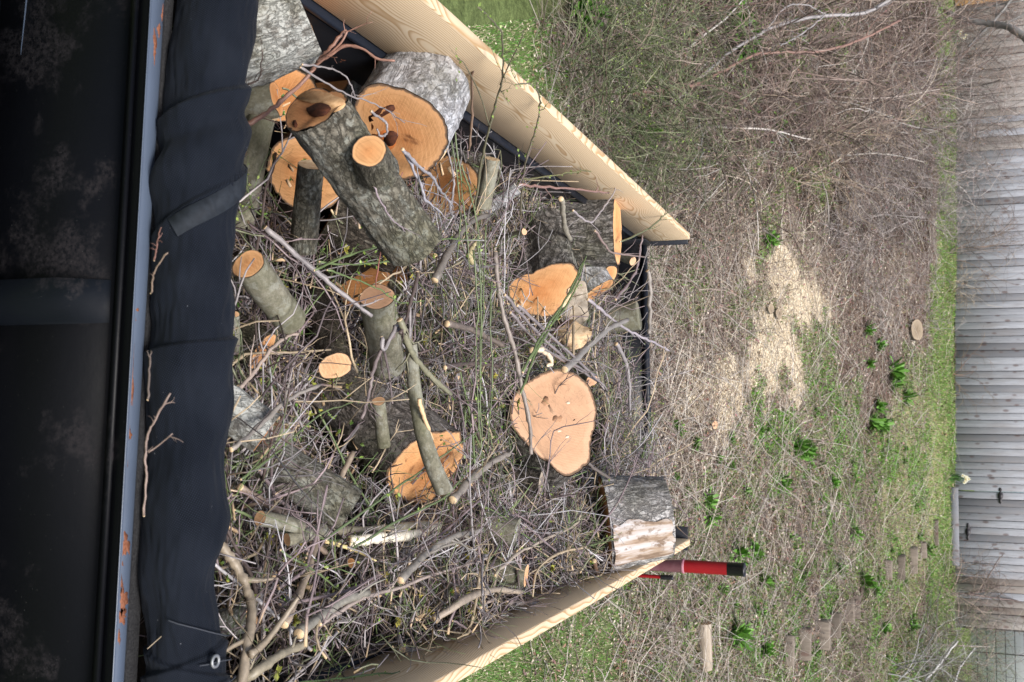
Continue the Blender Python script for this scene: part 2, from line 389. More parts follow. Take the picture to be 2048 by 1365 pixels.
TARP = k.done(c, k.bump(weave, .35, .001))
k = NT('webbing', .8, .3); WEB = k.done(k.ramp(k.noise(k.coord((1, 1, 1)), 80, 4), [(.3, (.010, .013, .018)), (.7, (.020, .025, .033))]))
k = NT('stitching', .8, .2); STITCH = k.done((.045, .05, .06))
k = NT('grommet_metal', .5, .5); k.b.inputs['Metallic'].default_value = .6; GROM = k.done((.28, .29, .3))

k = NT('ground_soil', .95, .1)
a = k.n.new('ShaderNodeAttribute'); a.attribute_name = 'Col'; v = k.coord(rnd=False)
f = k.noise(v, 14, 10, .72); g = k.noise(v, 60, 6, .7)
c = k.mix(1., a.outputs['Color'], k.ramp(f, [(.25, .35), (.5, .9), (.75, 1.5)]), 'MULTIPLY')
c = k.mix(.6, c, k.ramp(g, [(.3, .4), (.7, 1.7)]), 'MULTIPLY')
GROUND = k.done(c, k.bump(k.math('ADD', f, k.math('MULTIPLY', g, .4)), .9, .05))

def mat_weather(name, a, b, dk):
    k = NT(name, .85, .2); oi = k.n.new('ShaderNodeObjectInfo')
    v = k.coord((14, 14, .7)); f = k.noise(v, 5, 6, .65); kv = k.coord((3.2, 1, 1.6)); kn = k.ramp(k.voro(kv, 2.2).outputs[0], [(.0, 1.), (.15, .8), (.24, 0.)])
    c = k.ramp(f, [(.3, a), (.62, b)])
    c = k.mix(k.ramp(oi.outputs['Random'], [(0., .0), (.45, .1), (.8, .5), (1., .95)]), c, tuple(x * .55 for x in a))
    c = k.mix(k.math('MULTIPLY', k.ramp(k.noise(k.coord((2, 2, .6)), 2.5, 4), [(.45, 0.), (.7, 1.)]), .55), c, dk)
    c = k.mix(k.math('MULTIPLY', kn, .7), c, (.11, .06, .05))
    return k.done(c, k.bump(f, .4, .004))
FENCE_W = mat_weather('weathered_board', (.28, .285, .315), (.43, .445, .49), (.26, .235, .23))
TIE_W = mat_weather('old_timber', (.17, .14, .115), (.26, .22, .18), (.09, .075, .06))
k = NT('dark_gap_backing', .9, .1); GAP_DARK = k.done((.07, .065, .065))
k = NT('orange_stained', .8, .2); NEWWOOD = k.done(k.ramp(k.noise(k.coord((8, 8, .6)), 5, 5), [(.3, (.50, .27, .12)), (.7, (.62, .38, .19))]))
k = NT('pale_siding', .6, .3); SIDING = k.done(k.ramp(k.noise(k.coord(), 4, 4), [(.3, (.78, .79, .80)), (.7, (.85, .86, .86))]))
k = NT('iron_black', .5, .4); IRON = k.done((.02, .018, .022))

FENCE_T = mat_weather('tan_board', (.27, .24, .225), (.40, .37, .35), (.23, .18, .15))
# ------------------------------------------------------------------ ground
def terr(X, Y):
    X = np.asarray(X, float); Y = np.asarray(Y, float)
    y = np.minimum(Y, 27.0)
    t = y - 7.0
    z = .2395 * (t + np.sqrt(t * t + .8)) / 2
    z = z + (-.018 * (X + 1.7)) * sstep(8, 20, Y) * (np.abs(X) < 60)
    rough = sstep(7.5, 9.5, Y)
    z = z + rough * (.10 * n2(X, Y, .55, 3.3) + .045 * n2(X, Y, 1.9, 8.1)) * (1 - .7 * sstep(19, 21, Y)) + .012 * n2(X, Y, 5, 2.2)
    return z
def G(px, py):
    r = ray(px, py); r = r / np.linalg.norm(r); t = 4.0
    for _ in range(400):
        p = CAM + r * t; h = p[2] - float(terr(p[0], p[1]))
        if h < .004 or t > 60: break
        t += max(.01, h * .8)
    return p
def gv(pts):
    return np.array([G(*p)[:2] for p in pts])
# soft patches of other ground, given by centre and half-axes in metres
def blob(X, Y, pts, r):
    d = np.full(np.shape(X), 1e9)
    for (x, y), q in zip(pts, r): d = np.minimum(d, np.hypot(X - x, (Y - y) * .8) / q)
    return d
SAW = gv([(1590, 560), (1600, 610), (1640, 610), (1575, 690), (1590, 730), (1545, 745), (1530, 700), (1480, 820), (1440, 790), (1450, 860), (1400, 800), (1500, 540), (1560, 540)])
SAWR = [.34, .5, .36, .5, .5, .5, .42, .42, .36, .36, .3, .24, .34]
def masks(X, Y):
    nz = n2(X, Y, 1.3, 1.0) * .5 + n2(X, Y, 4.0, 2.0) * .35 + n2(X, Y, 11, 4.0) * .25
    saw = (1 - sstep(.6, 1.35, blob(X, Y, SAW, SAWR) + nz * 1.5 + .12 + .45 * np.abs(n2(X, Y, 7, 3.)))) * (.55 + .45 * sstep(10.3, 11.5, Y))
    lawn = (1 - sstep(-.35, .35, Y - 8.0 + .25 * (X < -1) - .8 * (X > 0) + nz)) 
    strip = sstep(0, .5, Y - 20.4 - .6 * (X < -3) + nz * .7)
    patch = (1 - sstep(.8, 1.4, np.hypot((X - GP[0]) / 1.6, (Y - GP[1]) / 1.9) + nz * .6))
    green = sstep(.0, .5, n2(X, Y, .9, 7.0) * .9 + nz * .8 + 1.0 * sstep(-2.2, .6, X - 1.6 * (1 - sstep(9.5, 12, Y))) * (Y > 8.6) - .30)
    return saw, lawn, strip, patch, green
GP = G(1830, 960)[:2]
xs = np.concatenate([np.linspace(-150, -13, 26)[:-1], np.linspace(-13, 9, 330), np.linspace(9, 150, 26)[1:]])
ys = np.concatenate([np.linspace(-60, 5, 24)[:-1], np.linspace(5, 25, 320), np.linspace(25, 320, 30)[1:]])
XX, YY = np.meshgrid(xs, ys); ZZ = terr(XX, YY)
saw, lawn, strip, patch, green = masks(XX, YY)
def lerp(a, b, t): return a * (1 - t[..., None]) + np.asarray(b) * t[..., None]
col = np.broadcast_to(np.array([.16, .115, .09]), XX.shape + (3,)).copy()
col = lerp(col, (.27, .225, .185), sstep(-.1, .6, n2(XX, YY, 1.1, 9.)) * .7)
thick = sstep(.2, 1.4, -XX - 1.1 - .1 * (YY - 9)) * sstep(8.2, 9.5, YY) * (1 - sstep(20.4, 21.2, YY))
col = lerp(col, (.055, .040, .031), thick * .9)  # soil darkened beneath the thicket, standing in for shade between the stems
col = lerp(col, (.11, .15, .05), green * .6)
col = lerp(col, (.14, .19, .065), lawn * .9)
col = lerp(col, (.12, .18, .05), strip * .85)
col = lerp(col, (.38, .34, .20), patch * .8)
wide = 1 - sstep(1.1, 2.8, blob(XX, YY, SAW, SAWR) + n2(XX, YY, 2.2, 6.) * .8)
col = lerp(col, (.50, .42, .34), wide * (1 - saw) * .6)
col = lerp(col, (.72, .61, .45), np.clip(saw * 1.15, 0, 1))
ny, nx = XX.shape
I = (np.arange(ny - 1)[:, None] * nx + np.arange(nx - 1)[None, :])
Q = np.stack([I, I + 1, I + nx + 1, I + nx], -1).reshape(-1, 4)
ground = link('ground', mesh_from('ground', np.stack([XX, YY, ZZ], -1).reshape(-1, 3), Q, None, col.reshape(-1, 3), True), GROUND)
tag(ground, kind='structure')

# ------------------------------------------------------------------ scattered ground cover (uncountable)
def scatter(n, y0=6.2, y1=23.2, dens=None, pw=1.6):
    """Points on the hillside inside a wedge a little wider than the view, thinning with distance."""
    out = []; tot = 0; pw = pw + 1e-3
    while tot < n:
        m = n * 2
        y = (y0 ** (1 - pw) + rng.random(m) * (y1 ** (1 - pw) - y0 ** (1 - pw))) ** (1 / (1 - pw))
        x = y * (-.42 + rng.random(m) * .74) 
        keep = np.ones(m, bool)
        keep &= ~((x > -1.25) & (x < .9) & (y < 6.35))
        if dens is not None: keep &= rng.random(m) < dens(x, y)
        out.append(np.stack([x, y], 1)[keep]); tot += keep.sum()
    p = np.concatenate(out)[:n]
    return np.column_stack([p, terr(p[:, 0], p[:, 1])])
def blades(P, h, w, lean=.5, base=(.1, .2, .03), var=.5, alt=None, altp=0., seg=2):
    n = len(P); a = rng.random(n) * 2 * math.pi; d = np.stack([np.cos(a), np.sin(a), np.zeros(n)], 1); s = np.stack([-np.sin(a), np.cos(a), np.zeros(n)], 1)
    a2 = rng.random(n) * 2 * math.pi; ld = np.stack([np.cos(a2), np.sin(a2), np.zeros(n)], 1)
    H = h * (.5 + rng.random(n)); L = lean * H * rng.random(n)
    V = []
    for f in np.linspace(0, 1, seg + 1)[:-1]:
        c = P + ld * (L * f * f)[:, None]; c[:, 2] += H * f * (1 - .25 * lean * f)
        V += [c - s * (w * (1 - f * .5) / 2), c + s * (w * (1 - f * .5) / 2)]
    c = P + ld * L[:, None]; c[:, 2] += H * (1 - .25 * lean); V.append(c)
    m = len(V); V = np.stack(V, 1); i = np.arange(n) * m
    Q = np.concatenate([np.stack([i + 2 * q, i + 2 * q + 1, i + 2 * q + 3, i + 2 * q + 2], 1) for q in range(seg - 1)]) if seg > 1 else None
    T = np.stack([i + 2 * seg - 2, i + 2 * seg - 1, i + 2 * seg], 1)
    C = np.array(base) * (1 - var / 2 + var * rng.random((n, 1))) * (1 + .15 * rng.standard_normal((n, 3)))
    if alt is not None: k = rng.random(n) < altp; C[k] = np.array(alt) * (.7 + .6 * rng.random((k.sum(), 1)))
    return V.reshape(-1, 3), Q, T, np.clip(np.repeat(C, m, 0), .005, 1)
def stuff(name, label_parts, mat, blocks):
    b = MB()
    for blk in blocks: b.add(blk[0], blk[1], blk[2], blk[3])
    o = b.build(name, mat); tag(o, label_parts[0], label_parts[1], kind='stuff'); return o
def dl(x, y): return masks(x, y)[1]
def dgrass(x, y):
    s, l, st, p, g = masks(x, y); return np.clip(.03 + .8 * g + .9 * st + .75 * p, 0, 1) * (1 - s) * (1 - l)
stuff('lawn_grass', ('short spring lawn of green and straw blades either side of the trailer', 'grass'), LEAF,
      [blades(scatter(90000, 5.0, 9.8, dl, 1.2), .03, .0045, .8, (.13, .30, .055), .8, (.56, .50, .34), .33)])
stuff('hillside_grass', ('tufts of green grass among the dead litter and along the fence foot', 'grass'), LEAF,
      [blades(scatter(170000, 7.5, 23, dgrass, 1.1), .05, .010, 1.0, (.17, .30, .06), .9, (.46, .39, .24), .2),
       blades(scatter(48000, 8.5, 21, lambda x, y: np.clip(sstep(.05, .45, n2(x, y, 1.6, 12.) + .4 * n2(x, y, 5., 2.)) * sstep(-1.6, .6, x - 2.2 * (y < 11)), 0, 1) * (1 - masks(x, y)[0]), 1.1), .06, .013, 1.1, (.15, .31, .05), .9)])
def litter_leaves(n):
    P = scatter(n, 7.2, 22.8, lambda x, y: (1 - .55 * sstep(.2, 1.4, -x - 1.1 - .1 * (y - 9))) * (1 - .93 * masks(x, y)[0]) * (1 - .8 * masks(x, y)[1]) * (1 - .7 * masks(x, y)[2]) * (1 - .5 * masks(x, y)[3]), 1.5)
    s = (.007 + .014 * rng.random(n) ** 1.5) * (.75 + .035 * P[:, 1]); a = rng.random(n) * 6.283; tl = (rng.random((n, 2)) - .5) * 1.3
    u = np.stack([np.cos(a), np.sin(a), tl[:, 0]], 1) * s[:, None]; v = np.stack([-np.sin(a), np.cos(a), tl[:, 1]], 1) * (s * .55)[:, None]
    P = P + [0, 0, .012] + np.array([0, 0, .03]) * rng.random((n, 1))
    V = np.stack([P - u, P - v + [0, 0, .004], P + u, P + v + [0, 0, .006]], 1); i = np.arange(n) * 4
    C = np.array([.20, .135, .105]) * (.45 + 1.2 * rng.random((n, 1))) * (1 + .12 * rng.standard_normal((n, 3)))
    k = rng.random(n) < .18; C[k] = np.array([.52, .45, .38]) * (.7 + .5 * rng.random((k.sum(), 1)))
    return V.reshape(-1, 3), np.stack([i, i + 1, i + 2, i + 3], 1), None, np.clip(np.repeat(C, 4, 0), .01, 1)
stuff('leaf_litter', ('brown dead leaf litter covering the slope behind the trailer', 'leaves'), LITTER, [litter_leaves(95000)])
def stalks(n, L0, L1, r, cols, y0=7.3, y1=22.8, rise=.25, dens=None, pw=1.5, npt=4, k=3):
    P = scatter(n, y0, y1, dens, pw); a = rng.random(n) * 6.283; L = L0 + (L1 - L0) * rng.random(n) ** 1.6
    d = np.stack([np.cos(a), np.sin(a), rise * (rng.random(n) ** 2)], 1); pts = [P + [0, 0, .012]]
    c = d.copy()
    for q in range(npt - 1):
        c = c + rng.standard_normal((n, 3)) * [.16, .16, .07]; pts.append(pts[-1] + c * (L / (npt - 1))[:, None])
    pts = np.stack(pts, 1); g = terr(pts[..., 0], pts[..., 1]) + .006; up = pts[:, :, 2] - P[:, None, 2]
    pts[:, :, 2] = g + np.abs(up) 
    rr = r * (.6 + .9 * rng.random(n)); R = rr[:, None] * np.linspace(1, .45, npt)[None]
    V, Q, T = tubes(pts, R, k, False)
    C = np.array(cols)[rng.integers(0, len(cols), n)] * (.6 + .8 * rng.random((n, 1)))
    return V, Q, T, np.repeat(C, npt * k, 0)
DRY = [(.40, .34, .275), (.29, .24, .20), (.21, .16, .135), (.54, .49, .42), (.14, .105, .085)]
thk = lambda X, Y: sstep(.2, 1.4, -X - 1.1 - .1 * (Y - 9)) * sstep(8.2, 9.5, Y)
nosaw = lambda x, y: (1 - .7 * thk(x, y)) * (1 - .85 * masks(x, y)[0]) * (1 - .9 * masks(x, y)[1]) * (1 - .75 * masks(x, y)[2])
stuff('dry_stalks', ('matted dead stalks and fallen twigs lying on the slope', 'twigs'), TWIG,
      [stalks(32000, .07, .30, .0020, DRY, dens=nosaw), stalks(9000, .25, .8, .0036, DRY[:4] + [(.45, .41, .37)], rise=.45, dens=nosaw, npt=6)])
def chips(n, y0, y1, dens, cols, s0, s1, pw=1.5):
    P = scatter(n, y0, y1, dens, pw); s = s0 + (s1 - s0) * rng.random(n) ** 2; a = rng.random(n) * 6.283; tl = (rng.random((n, 2)) - .5)
    u = np.stack([np.cos(a), np.sin(a), tl[:, 0]], 1) * s[:, None]; v = np.stack([-np.sin(a), np.cos(a), tl[:, 1]], 1) * (s * .6)[:, None]
    P = P + [0, 0, .012]; V = np.stack([P - u - v, P + u - v, P + u + v, P - u + v], 1); i = np.arange(n) * 4
    C = np.array(cols) * (.75 + .45 * rng.random((n, 1)))
    return V.reshape(-1, 3), np.stack([i, i + 1, i + 2, i + 3], 1), None, np.clip(np.repeat(C, 4, 0), .01, 1)
stuff('sawdust', ('pale heap of fresh sawdust and chips spread over the brown slope', 'sawdust'), LITTER,
      [chips(42000, 8.5, 17, lambda x, y: masks(x, y)[0] + .16 * (1 - sstep(1.1, 4., blob(x, y, SAW, SAWR) + n2(x, y, 2.2, 6.))), (.80, .70, .53), .003, .011),
       chips(3500, 5.5, 10, dl, (.72, .62, .48), .004, .011, 1.2)])

# ------------------------------------------------------------------ fence, gate, siding
FY = 23.0
def fence_board(name, x, w, z0, h, par, mats=FENCE_W, y=FY):
    b = MB(); b.box(-w / 2, w / 2, 0, .02, 0, h, .004); o = b.build(name, mats, par); return o
fz = lambda x: float(3.83 - .0179 * (x + 1.72))
fence = empty('wooden_fence', (-1.7, FY, 3.83), 'long weathered grey fence of upright boards at the top of the slope', 'fence')
x_gate0 = aty(1910, 979, FY)[0]; x_gate1 = aty(1910, 1160, FY)[0]; x_end = aty(2000, 1262, FY)[0]
gate = empty('garden_gate', (x_gate0, FY, fz(x_gate0)), 'weathered board gate with black iron hinges at the right end of the long fence', 'gate')
bm_cache = {}
x = -11.5; cnt = 0; pitch = .1415
def put_board(x, par, kind):
    w = pitch - .0045 - .002 * (cnt % 3); tan = random.random() < (max(0, min(1, (-5.2 - x) / 1.2)) if x < 0 else max(0, min(.8, (x - 2.6) / 1.5))); key = (round(w, 4), tan)
    if key not in bm_cache:
        b = MB(); b.box(-w / 2, w / 2, 0, .02, 0, 1.85, .006); bm_cache[key] = mesh_from('board', np.concatenate(b.v), np.concatenate(b.q), np.concatenate(b.t)); bm_cache[key].materials.append(FENCE_T if tan else FENCE_W)
    o = bpy.data.objects.new(kind, bm_cache[key]); S.collection.objects.link(o); o.parent = par
    o.location = Vector((x - par.location.x, (random.random() - .5) * .012, fz(x) + (random.random() - .5) * .02 - par.location.z))
    o.rotation_euler = (0, (random.random() - .5) * .012, 0)
    return o
while x < x_end:
    if x < x_gate0 - .03: put_board(x, fence, 'board')
    elif x > x_gate0 + .02: put_board(x + .02, gate if x < x_gate1 else fence, 'board')
    x += pitch; cnt += 1
for (x0, x1, par) in ((-11.5, x_gate0 - .06, fence), (x_gate0 + .03, x_gate1 - .02, gate), (x_gate1 + .02, x_end, fence)):
    m = MB(); V = []
    for xx_ in (x0, x1): V += [(xx_, FY + .022 + .008, fz(xx_) - .05), (xx_, FY + .029 + .008, fz(xx_) - .05), (xx_, FY + .029 + .008, fz(xx_) + 1.8), (xx_, FY + .022 + .008, fz(xx_) + 1.8)]
    m.add(np.array(V) - np.array(par.location), [(0, 3, 7, 4), (3, 2, 6, 7), (2, 1, 5, 6), (1, 0, 4, 5), (0, 1, 2, 3), (4, 7, 6, 5)]); m.build('gap_backing', GAP_DARK, par)  # dark sheet added behind the boards so their gaps read as shade
# new orange-brown boards at the far left, ahead of the old ones
b = MB(); xo = aty(1935, 8, FY - .1)[0]; b.box(xo - .55, xo + .02, FY - .1, FY - .08, fz(xo), fz(xo) + 1.6, .004); o = b.build('plywood_panel', NEWWOOD); tag(o, 'small orange-brown new wood panel at the far left end of the fence', 'panel')
for zz in (.3, 1.5):
    for (x0, x1, par, nm) in ((-11.5, x_gate0 - .05, fence, 'rail'), (x_gate1 + .03, x_end, fence, 'rail'), (x_gate0 + .04, x_gate1, gate, 'rail')):
        m = MB(); z0 = zz; 
        V = []
        for (xx_, zz_) in ((x0, fz(x0) + z0), (x1, fz(x1) + z0)):
            V += [(xx_, FY + .045, zz_), (xx_, FY + .085, zz_), (xx_, FY + .085, zz_ + .09), (xx_, FY + .045, zz_ + .09)]
        m.add(np.array(V) - np.array(par.location), [(0, 3, 7, 4), (3, 2, 6, 7), (2, 1, 5, 6), (1, 0, 4, 5), (0, 1, 2, 3), (4, 7, 6, 5)]); m.build(nm, FENCE_W, par)
xp = -11.2
while xp < x_end:
    m = MB(); m.box(-.045, .045, .09, .18, -.3, 1.8, .005); o = m.build('post', FENCE_W, fence); o.location = (xp + 1.7, 0, fz(xp) - 3.83); xp += 2.4
def strap(px0, py0, px1, py1, nm):
    a = aty(px0, py0, FY - .015); c = aty(px1, py1, FY - .015); L = np.linalg.norm(c - a); m = MB(); n = 9
    dirx = (c - a) / L; up = np.array([0, 0, 1.])
    prof = [.012, .03, .016, .045, .05, .045, .016, .03, .006]; F_, Bk = [], []
    for q in range(n):
        p = a + dirx * L * q / (n - 1)
        for s_ in (1, -1): F_.append(p + up * prof[q] * s_); Bk.append(p + up * prof[q] * s_ + [0, .012, 0])
    V = np.array(F_ + Bk) - np.array(gate.location); Qs = []
    for q in range(n - 1):
        i = 2 * q; j = i + 2; o_ = 2 * n
        Qs += [(i, i + 1, j + 1, j), (o_ + i, o_ + j, o_ + j + 1, o_ + i + 1), (i, j, o_ + j, o_ + i), (i + 1, o_ + i + 1, o_ + j + 1, j + 1)]
    m.add(V, Qs); m.build(nm, IRON, gate)
strap(2001, 976, 2001, 1008, 'hinge'); strap(1936, 1047, 1936, 1081, 'handle')
# grey landscape timbers at the foot of the gate
def beam(p0, p1, w, h, name, mat, label, cat, group=None, sink=.02):
    p0 = np.array(p0); p1 = np.array(p1); L = np.hypot(*(p1 - p0)[:2]); c = (p0 + p1) / 2
    m = MB(); m.box(-L / 2, L / 2, -w / 2, w / 2, -sink, h, .008); o = m.build(name, mat)
    o.location = (c[0], c[1], min(terr(p0[0], p0[1]), terr(p1[0], p1[1])) if len(p0) < 3 else c[2]); o.rotation_euler = (0, -math.asin(max(-.5, min(.5, (terr(p1[0], p1[1]) - terr(p0[0], p0[1])) / L))) * .5, math.atan2(p1[1] - p0[1], p1[0] - p0[0]))
    if len(p0) == 2: o.location.z = (terr(p0[0], p0[1]) + terr(p1[0], p1[1])) / 2
    return tag(o, label, cat, group)
beam((aty(1900, 975, 22.7)[0], 22.7), (aty(1900, 1130, 22.7)[0], 22.7), .14, .13, 'landscape_timber', FENCE_W, 'grey square timber laid along the foot of the gate', 'timber')
beam((G(1868, 1040)[0], G(1868, 1040)[1]), (G(1868, 1090)[0], G(1868, 1090)[1]), .1, .08, 'landscape_timber', TIE_W, 'short mossy timber in the grass in front of the gate timber', 'timber')
# pale neighbouring shed wall of lapped siding, right of the fence's end
shed = empty('siding_shed', (x_end + 1.6, 24.6, 3.6), 'pale shed wall behind thin dark wires at the far right beyond the fence', 'shed')
for q in range(14):
    V, Q, T = tubes(np.array([[(-1.8, -.30, .25 + .18 * q), (.5, -.30, .255 + .18 * q), (3.4, -.30, .25 + .18 * q)]]), np.full((1, 3), .008), 5); m = MB(); m.add(V, Q, T); m.build('wire', IRON, shed)
for q in range(7):
    V, Q, T = tubes(np.array([[(-1.7 + .8 * q, -.30, -.3), (-1.7 + .8 * q, -.30, 1.4), (-1.7 + .8 * q, -.30, 2.9)]]), np.full((1, 3), .012), 5); m = MB(); m.add(V, Q, T); m.build('wire_post', IRON, shed)
m = MB(); m.box(-1.8, 3.6, .02, .1, -.3, 3.8); m.build('wall', SIDING, shed)
m = MB(); m.box(-1.93, -1.8, -.05, .1, -.3, 3.8, .005); m.build('corner_post', FENCE_W, shed)

# ------------------------------------------------------------------ trailer
TR = empty('dump_trailer', (-.19, 3.8, 0), 'black steel dump trailer heaped with logs and brush', 'trailer')
def tp(nm, mat, boxes, sub=None):
    m = MB()
    for bx in boxes:
        a = list(bx[:6]); a[0] += .19; a[1] += .19; a[2] -= 3.8; a[3] -= 3.8; m.box(*a, bx[6] if len(bx) > 6 else .003)
    return m.build(nm, mat, sub or TR)
XL, XR, YF, YB = -1.10, .705, 1.60, 6.0
ZW = 1.308
tp('bed_floor', STEEL_SIDE, [(XL + .05, XR - .05, YF, YB - .04, .70, .74)])
tp('side_wall', STEEL_SIDE, [(XL + .03, XL + .045, YF + .03, YB - .05, .743, ZW - .04)])
tp('side_wall', STEEL_SIDE, [(XR - .045, XR - .03, YF + .03, YB - .05, .743, ZW - .04)])
tp('wall_rim', STEEL_SKYLIT if False else STEEL_TUBE, [(XL - .005, XL + .056, YF + .03, YB - .05, ZW - .022, ZW - .003, .005)])
tp('wall_rim', STEEL_TUBE, [(XR - .056, XR + .005, YF + .03, YB - .05, ZW - .022, ZW - .003, .006)])
# front wall, seen from above at the camera's feet
def front_bar(nm, mat, x0, x1, zt, zb, parent=TR):
    """bar between two measured pixel columns (top, bottom of the photo) at height zt, going down to zb"""
    m = MB(); e = []
    for (pa, pb, py) in ((x0[0], x1[0], 0.), (x0[1], x1[1], 1365.)):
        e.append((atz(pa, py, zt), atz(pb, py, zt)))
    (a0, b0), (a1, b1) = e
    def ext(p, q, X): t = (X - p[0]) / (q[0] - p[0]); return p + (q - p) * t
    aL, aR, bL, bR = ext(a0, a1, XL), ext(a0, a1, XR), ext(b0, b1, XL), ext(b0, b1, XR)
    bev = .004
    V = []
    for (a, c) in ((aL, bL), (aR, bR)):
        V += [a + [0, 0, -(zt - zb)], a + [0, 0, -bev], a + [0, bev, 0], c + [0, -bev, 0], c + [0, 0, -bev], c + [0, 0, -(zt - zb)]]
    V = np.array(V) - np.array(TR.location); Qs = [(i, (i + 1) % 6, (i + 1) % 6 + 6, i + 6) for i in range(6)]
    m.add(V, [q[::-1] for q in Qs]); m.add(V[:6], [(0, 1, 2, 3), (0, 3, 4, 5)]); m.add(V[6:], [(3, 2, 1, 0), (5, 4, 3, 0)])
    o = m.build(nm, mat, parent); return o, (aL, aR, bL, bR)
rail, RC = front_bar('top_rail', STEEL_SKYLIT, (303, 227), (331, 250), 1.33, 1.3275)  # thin top plate carries the painted sky reflection; the body below stays black
front_bar('rail_body', STEEL_BLACK, (303.4, 227.4), (330.6, 249.6), 1.3272, 1.285)
front_bar('rail_lip', STEEL_EDGE, (291, 206), (294, 209), 1.29, 1.283)
front_bar('rubber_strip', RUBBER, (331.5, 250.5), (350, 276), 1.326, 1.27)
RUSTM = NT('rust', .9, .1); RUSTM = RUSTM.done(RUSTM.ramp(RUSTM.noise(RUSTM.coord(rnd=False), 160, 5, .7), [(.3, (.10, .035, .022)), (.5, (.20, .08, .045)), (.7, (.27, .12, .075))]))
for (cx0, cy0, hx, hy) in ((252, 1090, 7, 22), (244, 1128, 3, 4), (247, 1200, 8, 24), (243, 1232, 10, 14), (241, 1170, 4, 20), (238, 1275, 3, 12), (310, 90, 3, 30), (318, 60, 3, 12), (264, 760, 3, 50), (258, 868, 5, 12), (251, 930, 4, 6), (275, 620, 3, 3), (326, 30, 2.5, 16), (270, 640, 2, 3)):
    ed = []
    for t in np.linspace(0, 2 * math.pi, 27)[:-1]:
        rr_ = 1 + .28 * math.sin(3 * t + cx0) + .22 * math.sin(7 * t + cy0) + .12 * math.sin(11 * t); ed.append(atz(cx0 + hx * rr_ * math.cos(t), cy0 + hy * rr_ * math.sin(t), 1.3305))
    ed = np.array(ed); lo = RC[0][1] + (RC[1][1] - RC[0][1]) * (ed[:, 0] - RC[0][0]) / (RC[1][0] - RC[0][0]); hi = RC[2][1] + (RC[3][1] - RC[2][1]) * (ed[:, 0] - RC[2][0]) / (RC[3][0] - RC[2][0])
    ed[:, 1] = np.clip(ed[:, 1], lo + .005, hi - .005); c_ = ed.mean(0); V = np.vstack([c_, ed, ed - [0, 0, .001]]) - np.array(TR.location); n_ = len(ed)
    m = MB(); m.add(V, [(1 + i, 1 + n_ + i, 1 + n_ + (i + 1) % n_, 1 + (i + 1) % n_) for i in range(n_)], [(0, 1 + i, 1 + (i + 1) % n_) for i in range(n_)]); m.build('rust_patch', RUSTM, TR)
m = MB()
def ye(px0, px1, z):   # the front face line of the wall at height z
    a, c = atz(px0, 0, z), atz(px1, 1365, z); f = lambda X: a[1] + (c[1] - a[1]) * (X - a[0]) / (c[0] - a[0]); return f(XL), f(XR)
yl, yr = ye(303, 227, 1.33)
def slab(nm, mat, z0, z1, y0o, y1o, x0=XL, x1=XR, par=TR):
    m = MB(); V = []
    for X, yy in ((x0, yl + (yr - yl) * (x0 - XL) / (XR - XL)), (x1, yl + (yr - yl) * (x1 - XL) / (XR - XL))):
        V += [(X, yy + y0o, z0), (X, yy + y1o, z0), (X, yy + y1o, z1), (X, yy + y0o, z1)]
    V = np.array(V) - np.array(TR.location); m.add(V, [(0, 3, 7, 4), (3, 2, 6, 7), (2, 1, 5, 6), (1, 0, 4, 5), (0, 1, 2, 3), (4, 7, 6, 5)]); return m.build(nm, mat, par)
slab('front_wall', STEEL_BLACK, .70, 1.297, .012, .03)
slab('upper_flange', STEEL_BLACK, 1.283, 1.297, -.004, .0118)
#slab('weld_seam', STEEL_EDGE, 1.277, 1.2828, -.006, .0119)
slab('lower_flange', STEEL_TUBE, .92, .925, -.20, .0115)
q0, q1 = aty(52, -40, yl), aty(-20, 700, yl); V, Q, T = tubes(np.array([[q0 + [0, .006, 0], (q0 + q1) / 2 + [0, .006, 0], q1 + [0, .006, 0]]]) - np.array(TR.location), np.full((1, 3), .0022), 4); m = MB(); m.add(V, Q, T); m.build('panel_seam', STEEL_SKYLIT, TR)
# tapered stiffener on the front wall
xs0, xs1 = -.262, -.178
zt_ = 1.235
m = MB(); yy = (yl + yr) / 2
V = [(xs0, yy + .011, 1.262), (xs1, yy + .011, 1.262), (xs1, yy - .05, 1.185), (xs0, yy - .05, 1.185), (xs0, yy - .05, .72), (xs1, yy - .05, .72), (xs0, yy + .011, .72), (xs1, yy + .011, .72)]
m.add(np.array(V) - np.array(TR.location), [(0, 1, 2, 3), (3, 2, 5, 4), (0, 3, 4, 6), (1, 7, 5, 2), (4, 5, 7, 6)]); m.build('stiffener', STIFF, TR)
# tailgate
gl, gr = aty(1291, 470, 5.93), aty(1302, 940, 5.93)
def tgz(X): return gl[2] + (gr[2] - gl[2]) * (X - gl[0]) / (gr[0] - gl[0])
m = MB(); V = []
for X in (XL + .02, XR - .02):
    z = tgz(X); V += [(X, 5.93, .72), (X, 5.96, .72), (X, 5.96, z - .002), (X, 5.93, z - .002)]
m.add(np.array(V) - np.array(TR.location), [(0, 3, 7, 4), (3, 2, 6, 7), (2, 1, 5, 6), (1, 0, 4, 5), (0, 1, 2, 3), (4, 7, 6, 5)]); m.build('tailgate', STEEL_SIDE, TR)
m = MB(); V = []
for X in (XL + .07, XR - .07):
    z = tgz(X); V += [(X, 5.922, z - .028), (X, 5.968, z - .028), (X, 5.968, z), (X, 5.922, z)]
m.add(np.array(V) - np.array(TR.location), [(0, 3, 7, 4), (3, 2, 6, 7), (2, 1, 5, 6), (1, 0, 4, 5), (0, 1, 2, 3), (4, 7, 6, 5)]); m.build('tailgate_rail', STEEL_TUBE, TR)
